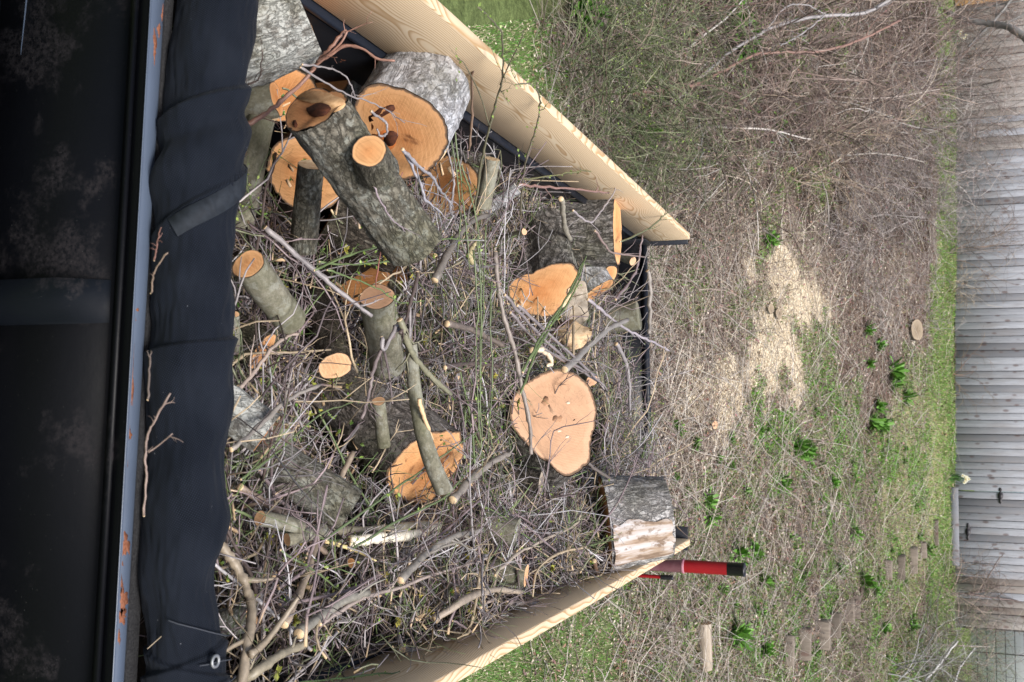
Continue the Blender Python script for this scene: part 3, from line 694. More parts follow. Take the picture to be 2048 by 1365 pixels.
# corner pockets that hold the ends of the side boards
for (xa, xb, s_) in ((XL - .02, XL + .062, 1), (XR - .105, XR + .03, -1)):
    o = tp('corner_post', STEEL_TUBE, [(xa, xb, 6.0, 6.012, .72, 1.565 + (.0 if s_ > 0 else .0), .003)])
    xi = xb if s_ > 0 else xa
    tp('pocket_plate', STEEL_SIDE, [((xi - .012, xi, 5.80, 6.0, .9, 1.36, .003) if s_ > 0 else (xi, xi + .012, 5.85, 6.0, .9, 1.50, .003))])
# running gear
for sx in (XL - .19, XR + .19):
    for yy_ in (3.5, 4.35):
        th = np.linspace(0, 2 * math.pi, 33)[:-1]; prof = [(.10, .10), (.20, .11), (.24, .10), (.345, .10), (.36, .07), (.36, -.07), (.345, -.10), (.24, -.10), (.20, -.06), (.10, -.05)]
        V = np.array([(sx + a, yy_ + r * math.cos(t), .36 + r * math.sin(t)) for (r, a) in prof for t in th]) - np.array(TR.location); n = 32
        Qs = [(i * n + j, i * n + (j + 1) % n, (i + 1) * n + (j + 1) % n, (i + 1) * n + j) for i in range(len(prof) - 1) for j in range(n)]
        m = MB(); m.add(V, Qs); m.build('wheel', RUBBER, TR, True)
    m = MB(); m.box(sx - .1 + .19, sx + .1 + .19, 2.95 - 3.8, 4.9 - 3.8, .78, .80, .004); m.build('fender', STEEL_SIDE, TR)
tp('chassis_beam', STEEL_SIDE, [(-.75, -.65, 1.6, 6.0, .56, .698)]); tp('chassis_beam', STEEL_SIDE, [(.25, .35, 1.6, 6.0, .56, .698)]); tp('axle', STEEL_SIDE, [(-1.2, .82, 3.46, 3.54, .33, .41)]); tp('axle', STEEL_SIDE, [(-1.2, .82, 4.31, 4.39, .33, .41)])

# pine side boards standing in the pockets
def side_board(x0, x1, y0, y1, z0, z1, label):
    n = 40; m = MB(); ys_ = np.linspace(y0, y1, n); c = np.array([(x0 + x1) / 2, y0, (z0 + z1) / 2]); b = .004
    prof = [(x0, z0 + b), (x0, z1 - b), (x0 + b, z1), (x1 - b, z1), (x1, z1 - b), (x1, z0 + b), (x1 - b, z0), (x0 + b, z0)]
    V = np.array([(px, y, pz) for y in ys_ for (px, pz) in prof]) - c
    bow = .006 * np.sin(np.repeat((ys_ - y0) / (y1 - y0) * math.pi, 8)); V[:, 0] += bow * (1 if x0 > 0 else -1)
    Qs = [(i * 8 + j, i * 8 + (j + 1) % 8, i * 8 + (j + 1) % 8 + 8, i * 8 + j + 8) for i in range(n - 1) for j in range(8)]
    m.add(V, Qs); m.add(V[:8], [(7, 6, 1, 0), (6, 5, 2, 1), (5, 4, 3, 2)]); m.add(V[-8:], [(0, 1, 6, 7), (1, 2, 5, 6), (2, 3, 4, 5)])
    o = m.build('side_board', PINE); o.location = c; return tag(o, label, 'board')
side_board(-1.10, -1.062, 1.62, 5.985, 1.308, 1.58, 'new pine plank standing along the left wall of the trailer, knots and grain facing in')
side_board(.667, .705, 1.62, 5.985, 1.308, 1.58, 'new pine plank standing along the right wall of the trailer beside the red tube')

# red upright tube and small red lever behind the right corner (a wood splitter's upright ram)
sp_ = empty('log_splitter', (.95, 6.2, 0), 'red upright steel ram with a black top end standing outside the right rear corner', 'log splitter')
def lathe(nm, mat, prof, loc, par, n=28):
    th = np.linspace(0, 2 * math.pi, n + 1)[:-1]; V = np.array([(r * math.cos(t), r * math.sin(t), z) for (r, z) in prof for t in th])
    Qs = [(i * n + j, i * n + (j + 1) % n, (i + 1) * n + (j + 1) % n, (i + 1) * n + j) for i in range(len(prof) - 1) for j in range(n)]
    m = MB(); m.add(V, Qs); o = m.build(nm, mat, par, False)
    for p in o.data.polygons: p.use_smooth = True
    o.location = loc; return o
pt = aty(1490, 1138, 6.2); pb = aty(1375, 1135, 6.2); cx_ = (pt[0] + pb[0]) / 2 - .95 + .0
R_ = .038; z_m = pb[2] - .03; z_t = pt[2]
lathe('ram_tube', RED, [(R_, z_m), (R_, z_t - .10)], (cx_, 0, 0), sp_)
lathe('ram_cap', BLACKP, [(R_, z_t - .10), (R_ + .001, z_t - .099), (R_ + .001, z_t - .012), (R_ + .003, z_t - .01), (R_ + .003, z_t), (R_ - .006, z_t), (R_ - .007, z_t - .01), (.001, z_t - .01)], (cx_, 0, 0), sp_)
lathe('ram_rod_guard', FADED, [(R_ + .002, .5), (R_ + .002, z_m - .004), (R_ + .006, z_m), (R_ + .006, z_m + .012), (R_, z_m + .014)], (cx_, 0, 0), sp_)
pl = aty(1346, 1156, 6.25); pl0 = aty(1322, 1154, 6.25)
lathe('lever', RED, [(.011, .4), (.011, pl0[2])], (pl[0] - .95, .05, 0), sp_, 12)
lathe('lever_grip', BLACKP, [(.014, pl0[2]), (.015, pl0[2] + .005), (.015, pl[2] - .004), (.015, pl[2]), (.001, pl[2])], (pl[0] - .95, .05, 0), sp_, 12)
m = MB(); m.box(cx_ - .14, cx_ + .14, -.2, .2, .42, .5, .01); m.box(cx_ - .05, cx_ + .05, -.05, .05, .03, .42, .01); m.box(cx_ - .3, cx_ + .3, -.25, .25, .0, .03, .005); m.build('base_frame', RED, sp_)

# ------------------------------------------------------------------ rolled mesh tarp
T_ = [(-160, 372, 530), (0, 362, 525), (60, 352, 518), (120, 341, 500), (200, 333, 490), (270, 328, 482), (330, 323, 478), (400, 316, 472), (450, 311, 467), (540, 308, 466), (600, 306, 466), (650, 303, 463), (700, 301, 462), (780, 300, 462), (860, 300, 458), (930, 297, 457), (980, 294, 462), (1030, 290, 465), (1080, 288, 452), (1130, 286, 434), (1180, 286, 430), (1230, 287, 436), (1290, 296, 439), (1330, 300, 439), (1420, 300, 440), (1520, 302, 442)]
ty = np.array([t[0] for t in T_]); tl_ = np.array([t[1] for t in T_], float); tr_ = np.array([t[2] for t in T_], float)
NS, NA = 560, 96
sy = np.linspace(-160, 1520, NS); L_ = np.interp(sy, ty, tl_); R2 = np.interp(sy, ty, tr_)
ker = np.hanning(15); ker /= ker.sum(); pad = lambda a: np.convolve(np.pad(a, 7, 'edge'), ker, 'valid')
L_ = pad(L_); R2 = pad(R2)
AX = np.array([atz((l + r) / 2, y, 1.385) for l, r, y in zip(L_, R2, sy)])
RR = (R2 - L_) / 2 * np.array([depth(a) for a in AX]) / FP * .985
def fold(s, ph):
    """relief of the cloth: spiralling laps and sags. s metres along, ph angle (0 = up, + toward tailgate)."""
    d = 0.0
    for (s0, sl, w, h, lap) in ((-.66, -.035, .030, .018, 1), (-.60, -.036, .022, -.010, 0), (-.555, -.045, .04, .012, 0), (-.468, -.054, .02, .010, 1), (-.33, -.05, .03, .006, 0), (-.15, -.012, .010, .013, 1), (-.02, .03, .06, .006, 0), (.20, .03, .07, .008, 0), (.33, -.03, .05, -.007, 0), (.455, -.02, .012, .012, 1), (.50, .02, .012, .010, 1), (.545, .0, .01, -.008, 0)):
        x = s - (s0 + sl * ph)
        d = d + (h * sstep(-w * .3, w * .15, x) * np.exp(-np.clip(x, 0, 9) / (w * 5)) if lap else h * np.exp(-(x / w) ** 2))
    return d
def roll_pt(i, ph, off=0.0):
    s = AX[i, 0]
    d = fold(s, ph) + .008 * n2(s, ph * .2, 6, 1.) + .006 * n2(s + .045 * ph, ph * .12, 11, 4.) + .0025 * n2(s + .03 * ph, ph * .4, 30, 5.) + off
    y = np.sin(ph); z = np.cos(ph)
    return np.stack([AX[i, 0] + 0 * ph, AX[i, 1] + (RR[i] + d) * y, AX[i, 2] + (RR[i] + d) * z * .93], -1)
ph = np.linspace(-math.pi, math.pi, NA, endpoint=False)
V = np.stack([roll_pt(np.full(NA, i), ph) for i in range(NS)], 0)
uv = np.zeros((NS, NA, 3)); uv[..., 0] = AX[:, 0][:, None] + .28 * ph[None] * RR[:, None]; uv[..., 1] = ph[None] * .08 - .28 * AX[:, 0][:, None]
I = np.arange(NS - 1)[:, None] * NA + np.arange(NA)[None]; J = np.arange(NS - 1)[:, None] * NA + (np.arange(NA)[None] + 1) % NA
Q = np.stack([I, J, J + NA, I + NA], -1).reshape(-1, 4)
roll = link('rolled_tarp', mesh_from('rolled_tarp', V.reshape(-1, 3), Q, None, uv.reshape(-1, 3), True), TARP)
tag(roll, 'rolled black mesh tarp lying across the front of the trailer behind the rail', 'tarp')
def s_to_i(X): return int(np.argmin(np.abs(AX[:, 0] - X)))
def on_roll(nm, mat, path, w, off=.0025):
    """a strip of width w along path [(X, phi)]"""
    P = spline(path, 8); A, B = [], []
    C = np.array([roll_pt(np.array([s_to_i(a)]), np.array([b]), off)[0] for a, b in P]); C[:, 0] = P[:, 0]
    tg = np.gradient(C, axis=0); nr = np.array([[0, math.sin(b), math.cos(b)] for a, b in P]); sd_ = np.cross(tg, nr); sd_ /= np.linalg.norm(sd_, axis=1, keepdims=True)
    V = np.concatenate([C - sd_ * w / 2 - nr * .0015, C - sd_ * w / 2 + nr * .001, C + sd_ * w / 2 + nr * .001, C + sd_ * w / 2 - nr * .0015]); n = len(C)
    Qs = []
    for j in range(3):
        for i in range(n - 1): Qs.append((j * n + i, j * n + i + 1, (j + 1) * n + i + 1, (j + 1) * n + i))
    m = MB(); m.add(V, Qs); o = m.build(nm, mat, roll, True); return o
# webbing strap that spirals from the cargo side near y=290 to the rail side near y=450
on_roll('webbing_strap', WEB, [(-.525, 1.55), (-.505, 1.1), (-.475, .6), (-.445, .1), (-.41, -.45), (-.385, -.9), (-.36, -1.4)], .040, .003)
for pth in ([(.445, 1.5), (.437, .8), (.42, .1), (.40, -.6), (.385, -1.2)], [(.49, 1.5), (.483, .8), (.474, .1), (.475, -.5)], [(.517, 1.5), (.517, .8), (.516, .1), (.515, -.8)]):
    on_roll('stitched_seam', STITCH, pth, .0022, .010)
gp = atz(380, 1342, 1.47); gi = s_to_i(gp[0]); gph = .05
c = roll_pt(np.array([gi]), np.array([-.15]), .012)[0]
th = np.linspace(0, 2 * math.pi, 25)[:-1]; V = np.array([(gp[0] + (.0105 + .0032 * math.cos(a)) * math.cos(t), c[1] + (.0105 + .0032 * math.cos(a)) * math.sin(t) , c[2] + .003 + .003 * math.sin(a)) for t in th for a in np.linspace(0, 2 * math.pi, 9)[:-1]])
Qs = [(i * 8 + j, i * 8 + (j + 1) % 8, ((i + 1) % 24) * 8 + (j + 1) % 8, ((i + 1) % 24) * 8 + j) for i in range(24) for j in range(8)]
m = MB(); m.add(V, Qs); m.build('grommet', GROM, roll, True)
# ------------------------------------------------------------------ the load: dark sheet coloured as shade under the pile
BUMPS = [(*atz(860, 480, 1.3)[:2], .18, .24), (*atz(1000, 330, 1.3)[:2], .25, .10), (*atz(740, 860, 1.1)[:2], .30, -.15), (*atz(560, 930, 1.1)[:2], .20, -.13), (*atz(560, 600, 1.1)[:2], .2, -.08)]
def hs(X, Y):
    return .91 + .17 * sstep(-.95, .1, X) + .17 * sstep(.1, .62, X) + .14 * sstep(2.2, 4.8, Y) + .06 * n2(X, Y, 1.4, 3.) + .07 * n2(X, Y, 3.7, 5.) - .10 * sstep(5.2, 5.75, Y) * sstep(-1., -.8, X) * (1 - sstep(.1, .4, X)) + sum(h_ * np.exp(-((X - x_) ** 2 + (Y - y_) ** 2) / r_ ** 2) for x_, y_, r_, h_ in BUMPS)
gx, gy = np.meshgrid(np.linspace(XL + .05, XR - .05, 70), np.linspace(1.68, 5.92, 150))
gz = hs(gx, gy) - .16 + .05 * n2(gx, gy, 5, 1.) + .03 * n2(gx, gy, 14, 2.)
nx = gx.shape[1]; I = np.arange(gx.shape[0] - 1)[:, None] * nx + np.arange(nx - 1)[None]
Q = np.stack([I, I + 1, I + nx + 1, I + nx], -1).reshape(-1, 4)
underlay = link('shade_underlay', mesh_from('shade_underlay', np.stack([gx, gy, gz], -1).reshape(-1, 3), Q, None, np.tile((.022, .017, .013), (gx.size, 1)), True), GROUND)  # near-black colour paints the depth seen through the twigs
tag(underlay, 'dark sheet beneath the brush, coloured for the deep shade in its gaps', 'underlay', kind='stuff')

KEEP = []     # (px, py, radius px) cut faces that loose twigs mostly leave clear
LOGN = [0]
def log_mesh(L, r0, r1, seed, na, nl, lump, bend, tilt, out, rough, rfun=None):
    th = np.linspace(0, 2 * math.pi, na + 1)[:-1]; zz = np.linspace(0, 1, nl)
    TH, Z = np.meshgrid(th, zz); r = r0 + (r1 - r0) * Z
    cx, sx = np.cos(TH), np.sin(TH)
    nzz = vnoise(np.stack([cx * 1.1 + seed, sx * 1.1, Z * 1.0 * L / max(r0, .02) * .12], -1), 1.0)
    o = 1 + lump * (nzz - nzz[0].mean())
    if rfun is not None: o = (rfun(TH) - 1) * (1 - .25 * Z) + o
    for (t0, wd, am) in out:
        dth = (TH - t0 + math.pi) % (2 * math.pi) - math.pi; o = o + am * np.exp(-(dth / wd) ** 2)
    fi = vnoise(np.stack([cx * r0 * 38 + seed, sx * r0 * 38, Z * L * 9 + seed], -1), 1.0)
    fi2 = vnoise(np.stack([cx * r0 * 95 + seed, sx * r0 * 95, Z * L * 40 + seed], -1), 1.0)
    rr = r * o + rough * (-np.abs(fi) * .9 + .45 * fi2)
    bx = bend[0] * np.sin(Z * math.pi) * L; by = bend[1] * np.sin(Z * math.pi) * L
    X_, Y_ = rr * cx + bx, rr * sx + by
    zt = Z * L + (1 - Z) ** 3 * (tilt[0] * X_ + tilt[1] * Y_)
    V = np.stack([X_, Y_, zt], -1); I = np.arange(nl - 1)[:, None] * na + np.arange(na)[None]; J = np.arange(nl - 1)[:, None] * na + (np.arange(na)[None] + 1) % na
    return V, np.stack([I, I + na, J + na, J], -1).reshape(-1, 4), (r * o)
def cap(V0, z_off, flip, relief=.0, seed=0, nr=7):
    c = V0.mean(0); rows = []; col = []
    for f in np.linspace(0, 1, nr):
        p = c + (V0 - c) * f * .985
        p = p.copy(); p[:, 2] += z_off + relief * vnoise(np.column_stack([p[:, 0] * 30 + seed, p[:, 1] * 30, p[:, 0] * 0]), 1.0)
        rows.append(p); col.append(np.full(len(V0), f))
    n = len(V0); V = np.concatenate(rows); Q = []
    I = np.arange(nr - 1)[:, None] * n + np.arange(n)[None]; J = np.arange(nr - 1)[:, None] * n + (np.arange(n)[None] + 1) % n
    Q = np.stack([I, I + n, J + n, J], -1).reshape(-1, 4)
    if flip: Q = Q[:, ::-1]
    c_ = np.concatenate(col); return V, Q, np.stack([c_, c_, c_], 1)
def frame_to(p0, p1, roll_=0.0):
    d = Vector(p1 - p0).normalized(); q = Vector((0, 0, 1)).rotation_difference(d)
    return Matrix.Translation(Vector(p0)) @ q.to_matrix().to_4x4() @ Matrix.Rotation(roll_, 4, 'Z')
def log(label, a, b, z, rpx, k, bark, cut, r1f=1.0, poly=None, tilt=(0, 0), out=(), lump=.10, bend=(0, 0), rough=None, D=None, relief=.0012, name='log', cat='log', parent=None, keep=True, Lmax=None, far=True, group=None, shift=0.0):
    LOGN[0] += 1; seed = LOGN[0] * 3.71
    p0 = atd(a[0], a[1], D) if D else atz(a[0], a[1], z); D0 = depth(p0)
    r0 = rpx * D0 / FP; Lim = math.hypot(b[0] - a[0], b[1] - a[1]) * D0 / FP
    D1 = D0 + Lim * k / math.sqrt(max(1e-3, 1 - k * k)); p1 = atd(b[0], b[1], D1)
    L = np.linalg.norm(p1 - p0)
    if Lmax and L > Lmax: p1 = p0 + (p1 - p0) * Lmax / L; L = Lmax
    big = rpx > 45; na = 84 if big else (44 if rpx > 22 else 20); nl = int(min(90, max(10, L / (.006 if big else .012))))
    if rough is None: rough = min(.009, r0 * .07)
    Mx = frame_to(p0, p1, random.random() * 6.28 if not (out or tilt != (0, 0) or poly) else 0.0)
    rfun = None
    if poly:
        Mi = Mx.inverted(); c_ = Mi @ Vector(CAM); pp = []
        for x_, y_ in poly:
            d_ = Mi.to_3x3() @ Vector(ray(x_, y_)); q_ = c_ + d_ * (-c_.z / d_.z); pp.append((math.atan2(q_.y, q_.x), math.hypot(q_.x, q_.y) / r0))
        pp.sort(); pa = np.array([t[0] for t in pp]); pr = np.clip([t[1] for t in pp], .45, 1.6); rfun = lambda TH: np.interp((TH + math.pi) % (2 * math.pi) - math.pi, np.concatenate([pa - 2 * math.pi, pa, pa + 2 * math.pi]), np.tile(pr, 3))
    V, Q, _ = log_mesh(L, r0, r0 * r1f, seed, na, nl, lump, bend, tilt, out, rough, rfun)
    me = mesh_from(name, V.reshape(-1, 3), Q, None, None, True)
    o = link(name, me, bark)
    o.matrix_world = Mx
    nr = 7 if big else 4
    v, q, c = cap(V[0], .0, False, relief, seed, nr); m = MB(); v = v - np.array([0, 0, .0006]); m.add(v, q, None, c); f = m.build('cut_face', cut, o, big)
    if far:
        v, q, c = cap(V[-1], .0, True, relief, seed, 3); m = MB(); m.add(v, q, None, c); m.build('cut_face', cut, o, False)
    if parent is not None:
        o.parent = parent; o.matrix_world = Mx; o.matrix_parent_inverse = Matrix(); bpy.context.view_layer.update(); o.matrix_local = parent.matrix_world.inverted() @ Mx
    else: tag(o, label, cat, group)
    if keep and rpx > 11: KEEP.append((a[0], a[1], rpx, k, b[0] - a[0], b[1] - a[1]))
    return o

PI = math.pi
logA = log('long grey barked log with a broken orange top end, sawn branch stub on its side', (632, 226), (826, 494), 1.47, 78, .60, BARK_GREY, CUT_RED, .98, poly=[(572, 240), (580, 258), (600, 264), (625, 258), (650, 245), (675, 222), (697, 203), (690, 192), (660, 184), (625, 178), (600, 184), (582, 208)], lump=.05, bend=(.0, .02), relief=.004)
bpy.context.view_layer.update(); DA = depth(logA.matrix_world.translation)
_q0 = np.array(logA.matrix_world.translation); _q1 = np.array(logA.matrix_world @ Vector((0, 0, logA.dimensions.z)))
_t = min(np.linspace(0, 1, 60), key=lambda t: abs(proj((_q0 + (_q1 - _q0) * t)[None])[0][1] - 318)); DS = depth(_q0 + (_q1 - _q0) * _t) - 78 * DA / FP - .022
log('', (738, 302), (756, 345), 0, 37, .85, BARK_GREY, CUT_FRESH, 1.3, D=DS, name='branch_stub', parent=logA, Lmax=.09, far=False)
# the torn pale wedge on the broken top of that log
def wedge(label, pts, z, thick, mat, name='split_wood', cat='wood', parent=None, D=None, group=None, amp=.006):
    """irregular split chunk: outline in the photograph's plane, real thickness away from the viewer"""
    base = [atd(x, y, D) if D else atz(x, y, z) for x, y in pts]; c = np.mean(base, 0); Dc = depth(c)
    # flatten onto the plane that faces partly up
    base = [atd(x, y, Dc) for x, y in pts]; c = np.mean(base, 0)
    P = spline(np.array(base + [base[0]]), 4)[:-1]; n = len(P); away = (c - CAM) / np.linalg.norm(c - CAM); away = away * .75 + np.array([0, .1, -.55]); away /= np.linalg.norm(away)
    rows = [c + (P - c) * .0, c + (P - c) * .5, c + (P - c) * .9, P + away * .006, P * .97 + c * .03 + away * thick * .5, c + (P - c) * .85 + away * thick, c + (P - c) * .0 + away * thick]
    rows = [r + amp * np.stack([vnoise(r * 21 + [k_ * 3.1, 0, 0]), vnoise(r * 21 + [9, k_ * 2.3, 0]), vnoise(r * 21 + [0, 5, k_ * 1.7])], 1) for k_, r in enumerate(rows)]
    V = np.concatenate(rows) - c; I = np.arange(6)[:, None] * n + np.arange(n)[None]; J = np.arange(6)[:, None] * n + (np.arange(n)[None] + 1) % n
    m = MB(); m.add(V, np.stack([I, I + n, J + n, J], -1).reshape(-1, 4)); o = m.build(name, mat, None, False); o.location = c
    if parent is not None:
        bpy.context.view_layer.update(); mw = Matrix.Translation(Vector(c)); o.parent = parent; o.matrix_local = parent.matrix_world.inverted() @ mw
    else: tag(o, label, cat, group)
    return o

log('big scaly pale barked log at the upper frame edge, thin sawn rim showing', (599, 2), (440, 66), 1.28, 122, -.07, BARK_SPECK, CUT_ORANGE, 1.0, keep=False, lump=.05)
log('orange sawn round half hidden under the big scaly log and crossed by the reddish branch', (643, 142), (690, 200), 1.00, 78, .80, BARK_GREY, CUT_DEEP, Lmax=.32)
log('orange sawn round wedged between the scaly log and the orange one beside it', (572, 190), (560, 150), .96, 62, .85, BARK_DARK, CUT_DEEP, Lmax=.25)
logB = log('largest whitish barked round with a stained orange face against the left pine plank', (806, 266), (852, 178), 1.36, 100, .70, BARK_PALE, CUT_ORANGE, 1.0, poly=[(705, 230), (713, 187), (740, 172), (777, 167), (807, 172), (840, 190), (870, 213), (890, 243), (900, 283), (893, 313), (873, 333), (847, 350), (813, 360), (770, 350), (735, 320), (712, 280)], lump=.08, rough=.008)
log('orange round peeping out below the largest whitish round, half under twigs', (902, 372), (945, 330), 1.06, 66, .86, BARK_GREY, CUT_ORANGE, Lmax=.25)
log('orange sawn round behind the long grey log, with dark streaks at its lower edge', (610, 352), (640, 320), 1.02, 82, .88, BARK_DARK, CUT_ORANGE, Lmax=.3)
log('narrow grey log with a torn pale top standing before the dark streaked orange round', (624, 330), (606, 500), 1.22, 27, .45, BARK_GREY, SPLIT_PALE, 1.15)
log('smooth grey log end poking out beside the tarp under the reddish branch', (553, 196), (462, 214), 1.14, 36, .10, BARK_SMOOTH, CUT_DEEP, keep=False)
log('greenish grey log lying crosswise close along the tarp roll', (520, 236), (476, 455), 1.09, 32, .05, BARK_SMOOTH, CUT_ORANGE, .9, keep=False)
log('stubby grey log with a fresh orange face touching the tarp roll at mid width', (497, 529), (580, 640), 1.30, 34, .80, BARK_SMOOTH, CUT_FRESH, 1.05, Lmax=.42)
log('deep orange round low in the gap left of the upright tan topped log', (728, 568), (760, 610), 1.08, 58, .80, BARK_DARK, CUT_DEEP, Lmax=.25, out=((1.9, .5, -.12),))
log('brownish round tucked behind the upright tan topped log', (775, 560), (800, 600), 1.04, 42, .85, BARK_DARK, CUT_DEEP, Lmax=.2)
log('upright log with a clean tan top in the hollow at the middle of the load', (755, 594), (775, 735), 1.30, 37, .70, BARK_SMOOTH, CUT_PALE, 1.0, Lmax=.42)
log('dark scaly log with a pale round end crossed by twigs, below the hollow', (670, 733), (632, 590), 1.20, 34, .80, BARK_DARK, CUT_TAN, 1.05, Lmax=.42)
log('big brown barked log with a broad orange face partly behind the debarked branch', (848, 938), (660, 772), 1.26, 84, .46, BARK_BROWN, CUT_ORANGE, .98, poly=[(768, 940), (785, 905), (810, 880), (845, 868), (880, 862), (905, 863), (925, 880), (935, 905), (930, 930), (910, 950), (885, 985), (860, 1005), (830, 1005), (800, 995), (775, 975)], Lmax=.75)
log('small grey branch wood with a round pale end on top of the big brown log', (757, 803), (768, 890), 1.36, 14, .6, BARK_SMOOTH, CUT_TAN)
logC = log('largest pale tan round facing up with a dark heart mark, near the tailgate', (1112, 848), (1062, 905), 1.42, 106, .78, BARK_FURROW, CUT_PALE, .9, poly=[(1057, 765), (1080, 748), (1127, 737), (1153, 747), (1177, 772), (1190, 808), (1193, 842), (1189, 875), (1186, 898), (1182, 928), (1157, 947), (1133, 958), (1118, 950), (1100, 930), (1067, 910), (1043, 885), (1020, 855), (1023, 822), (1040, 788)], lump=.10, rough=.007)
log('orange faced log with deeply furrowed bark and split side, left of the largest tan round', (1080, 584), (1062, 470), 1.28, 66, .72, BARK_FURROW, CUT_ORANGE, .95, poly=[(1017, 582), (1023, 563), (1040, 552), (1067, 545), (1100, 528), (1147, 525), (1160, 545), (1140, 580), (1120, 620), (1100, 636), (1073, 632), (1047, 625), (1025, 604)], Lmax=.45)
wedge('pale split slab of wood against the furrowed orange faced log', [(1100, 548), (1125, 530), (1146, 526), (1154, 540), (1146, 575), (1135, 610), (1122, 618), (1100, 612), (1104, 580)], 1.34, .08, SPLIT_PALE, amp=.010)
wedge('grey weathered chunk beside the pale split slab', [(1148, 560), (1172, 565), (1180, 610), (1168, 650), (1130, 655), (1118, 628), (1138, 600)], 1.31, .1, SPLIT_GREYTAN, amp=.016)
wedge('ragged cream broken chunk below the grey weathered chunk', [(1120, 655), (1150, 645), (1176, 658), (1172, 680), (1148, 698), (1125, 682), (1112, 668)], 1.31, .07, SPLIT_PALE, amp=.020)
log('furrowed log on end against the left plank by the tailgate, leaning orange top', (1235, 458), (1108, 462), 1.42, 73, .22, BARK_FURROW, CUT_FRESH, 1.0, lump=.05, rough=.008)
log('light grey scaly log between the leaning orange topped log and the orange faced one', (1200, 580), (1130, 480), 1.30, 34, .30, BARK_PALE, CUT_ORANGE, keep=False)
log('small orange end glimpsed under the leaning orange topped log', (1219, 550), (1180, 520), 1.27, 20, .7, BARK_GREY, CUT_ORANGE)
log('blunt grey log end like a stone beside the tailgate', (1277, 630), (1208, 640), 1.36, 32, .25, BARK_SMOOTH, BARK_SMOOTH, .9, lump=.18)
wood = log('thick rear log standing against the tailgate with half its bark off, showing white wood', (1209, 1046), (1334, 1034), 1.46, 96, .04, BARK_REAR, CUT_ORANGE, .84, lump=.06, rough=.009, keep=False)
log('grey smooth log lying from under the tarp at the lower right', (503, 1236), (420, 1250), 1.30, 28, .12, BARK_SPECK, CUT_TAN, keep=False)
log('speckled whitish log with its end at the tarp, under long twigs', (425, 790), (534, 866), 1.24, 46, .12, BARK_SPECK, CUT_RED, keep=False)
log('smooth grey log lying across below the speckled whitish one', (556, 850), (512, 985), 1.20, 40, -.05, BARK_SMOOTH, CUT_TAN, keep=False)
log('dark damp log deep in the load at the right of the tarp', (548, 925), (700, 1020), 1.20, 48, .12, BARK_GREY, CUT_RED, keep=False)
log('brown flaking log close to the tarp in the middle of its length', (525, 705), (448, 655), 1.18, 44, .15, BARK_DARK, CUT_ORANGE, keep=False)
log('little sawn end just showing at the edge of the tarp roll', (468, 630), (470, 700), 1.20, 10, .7, BARK_SMOOTH, CUT_TAN)
log('dark mossy log lying low under the long grey log', (660, 432), (800, 510), 1.0, 50, .25, BARK_DARK, CUT_DEEP, keep=False)
log('small dark sawn end in the shadowed gap under the mossy log', (679, 500), (690, 560), 1.02, 11, .8, BARK_DARK, CUT_TAN)
log('narrow reddish oval end in the shadowed gap beside the long grey log', (720, 494), (768, 480), 1.05, 26, .6, BARK_DARK, CUT_RED, Lmax=.3)
log('grey round log lying in the brush at the right rear', (1032, 1066), (960, 1046), 1.44, 31, .2, BARK_SMOOTH, BARK_SMOOTH, .95, keep=False)
log('shorter grey log nearer the right plank', (1052, 1152), (984, 1140), 1.47, 24, .2, BARK_SMOOTH, CUT_TAN, keep=False)
log('dark rotten split log with a broken tan end behind the largest tan round', (1082, 966), (972, 948), 1.40, 24, .25, BARK_DARK, SPLIT_GREYTAN, 1.2, keep=False)
log('short grey stub with a frayed top among the twigs by the left plank', (984, 318), (966, 415), 1.30, 16, .35, BARK_SMOOTH, SPLIT_PALE, 1.1)
log('grey splintered branch wood beside the frayed stub', (1034, 376), (962, 428), 1.26, 14, .2, BARK_PALE, SPLIT_WHITE, keep=False)
log('small pale sawn knob above the furrowed log', (1048, 464), (1000, 478), 1.34, 7, .75, BARK_SMOOTH, CUT_PALE, name='branch', cat='branch')
log('small pale sawn end touching the largest tan round', (1184, 762), (1150, 722), 1.38, 13, .8, BARK_SMOOTH, CUT_PALE, name='branch', cat='branch')
log('small sawn end in front of the tailgate beside the leaning orange topped log', (1266, 523), (1205, 500), 1.33, 9, .7, BARK_SMOOTH, CUT_PALE, name='branch', cat='branch')
log('sawn branch end with a rotten dark heart near the lower tarp edge', (520, 1037), (600, 1052), 1.33, 16, .75, BARK_SMOOTH, CUT_TAN)
log('chipped branch end with a brown heart right of the rotten hearted one', (574, 1080), (650, 1060), 1.33, 14, .6, BARK_SMOOTH, CUT_TAN)
log('small orange sawn end in a dark gap under the yellow splinter', (704, 1126), (760, 1104), 1.33, 11, .8, BARK_DARK, CUT_ORANGE)

# peeled white side of the rear log
def patch_on(o, th0, th1, z0, z1, r0, r1, mat, name='peeled_side', off=.004, ragged=.12):
    L = o.dimensions.z; na, nl = 26, 26; TH, Z = np.meshgrid(np.linspace(0, 1, na), np.linspace(z0, z1, nl))
    zz = Z + (.03 * vnoise(np.stack([TH * 6, Z * 3, Z * 0], -1))) * ((Z < z0 + .06) | (Z > z1 - .06))
    e0 = ragged * vnoise(np.stack([Z * 7, Z * 0, Z * 0 + 2], -1)); e1 = ragged * vnoise(np.stack([Z * 7, Z * 0 + 4, Z * 0 + 2], -1))
    A = th0 + e0 + (th1 + e1 - th0 - e0) * TH; r = r0 + (r1 - r0) * Z + off * np.sin(TH * PI) ** .4
    V = np.stack([r * np.cos(A), r * np.sin(A), zz * L], -1).reshape(-1, 3); I = np.arange(nl - 1)[:, None] * na + np.arange(na - 1)[None]
    m = MB(); m.add(V, np.stack([I, I + 1, I + na + 1, I + na], -1).reshape(-1, 4)); return m.build(name, mat, o, True)
bpy.context.view_layer.update()
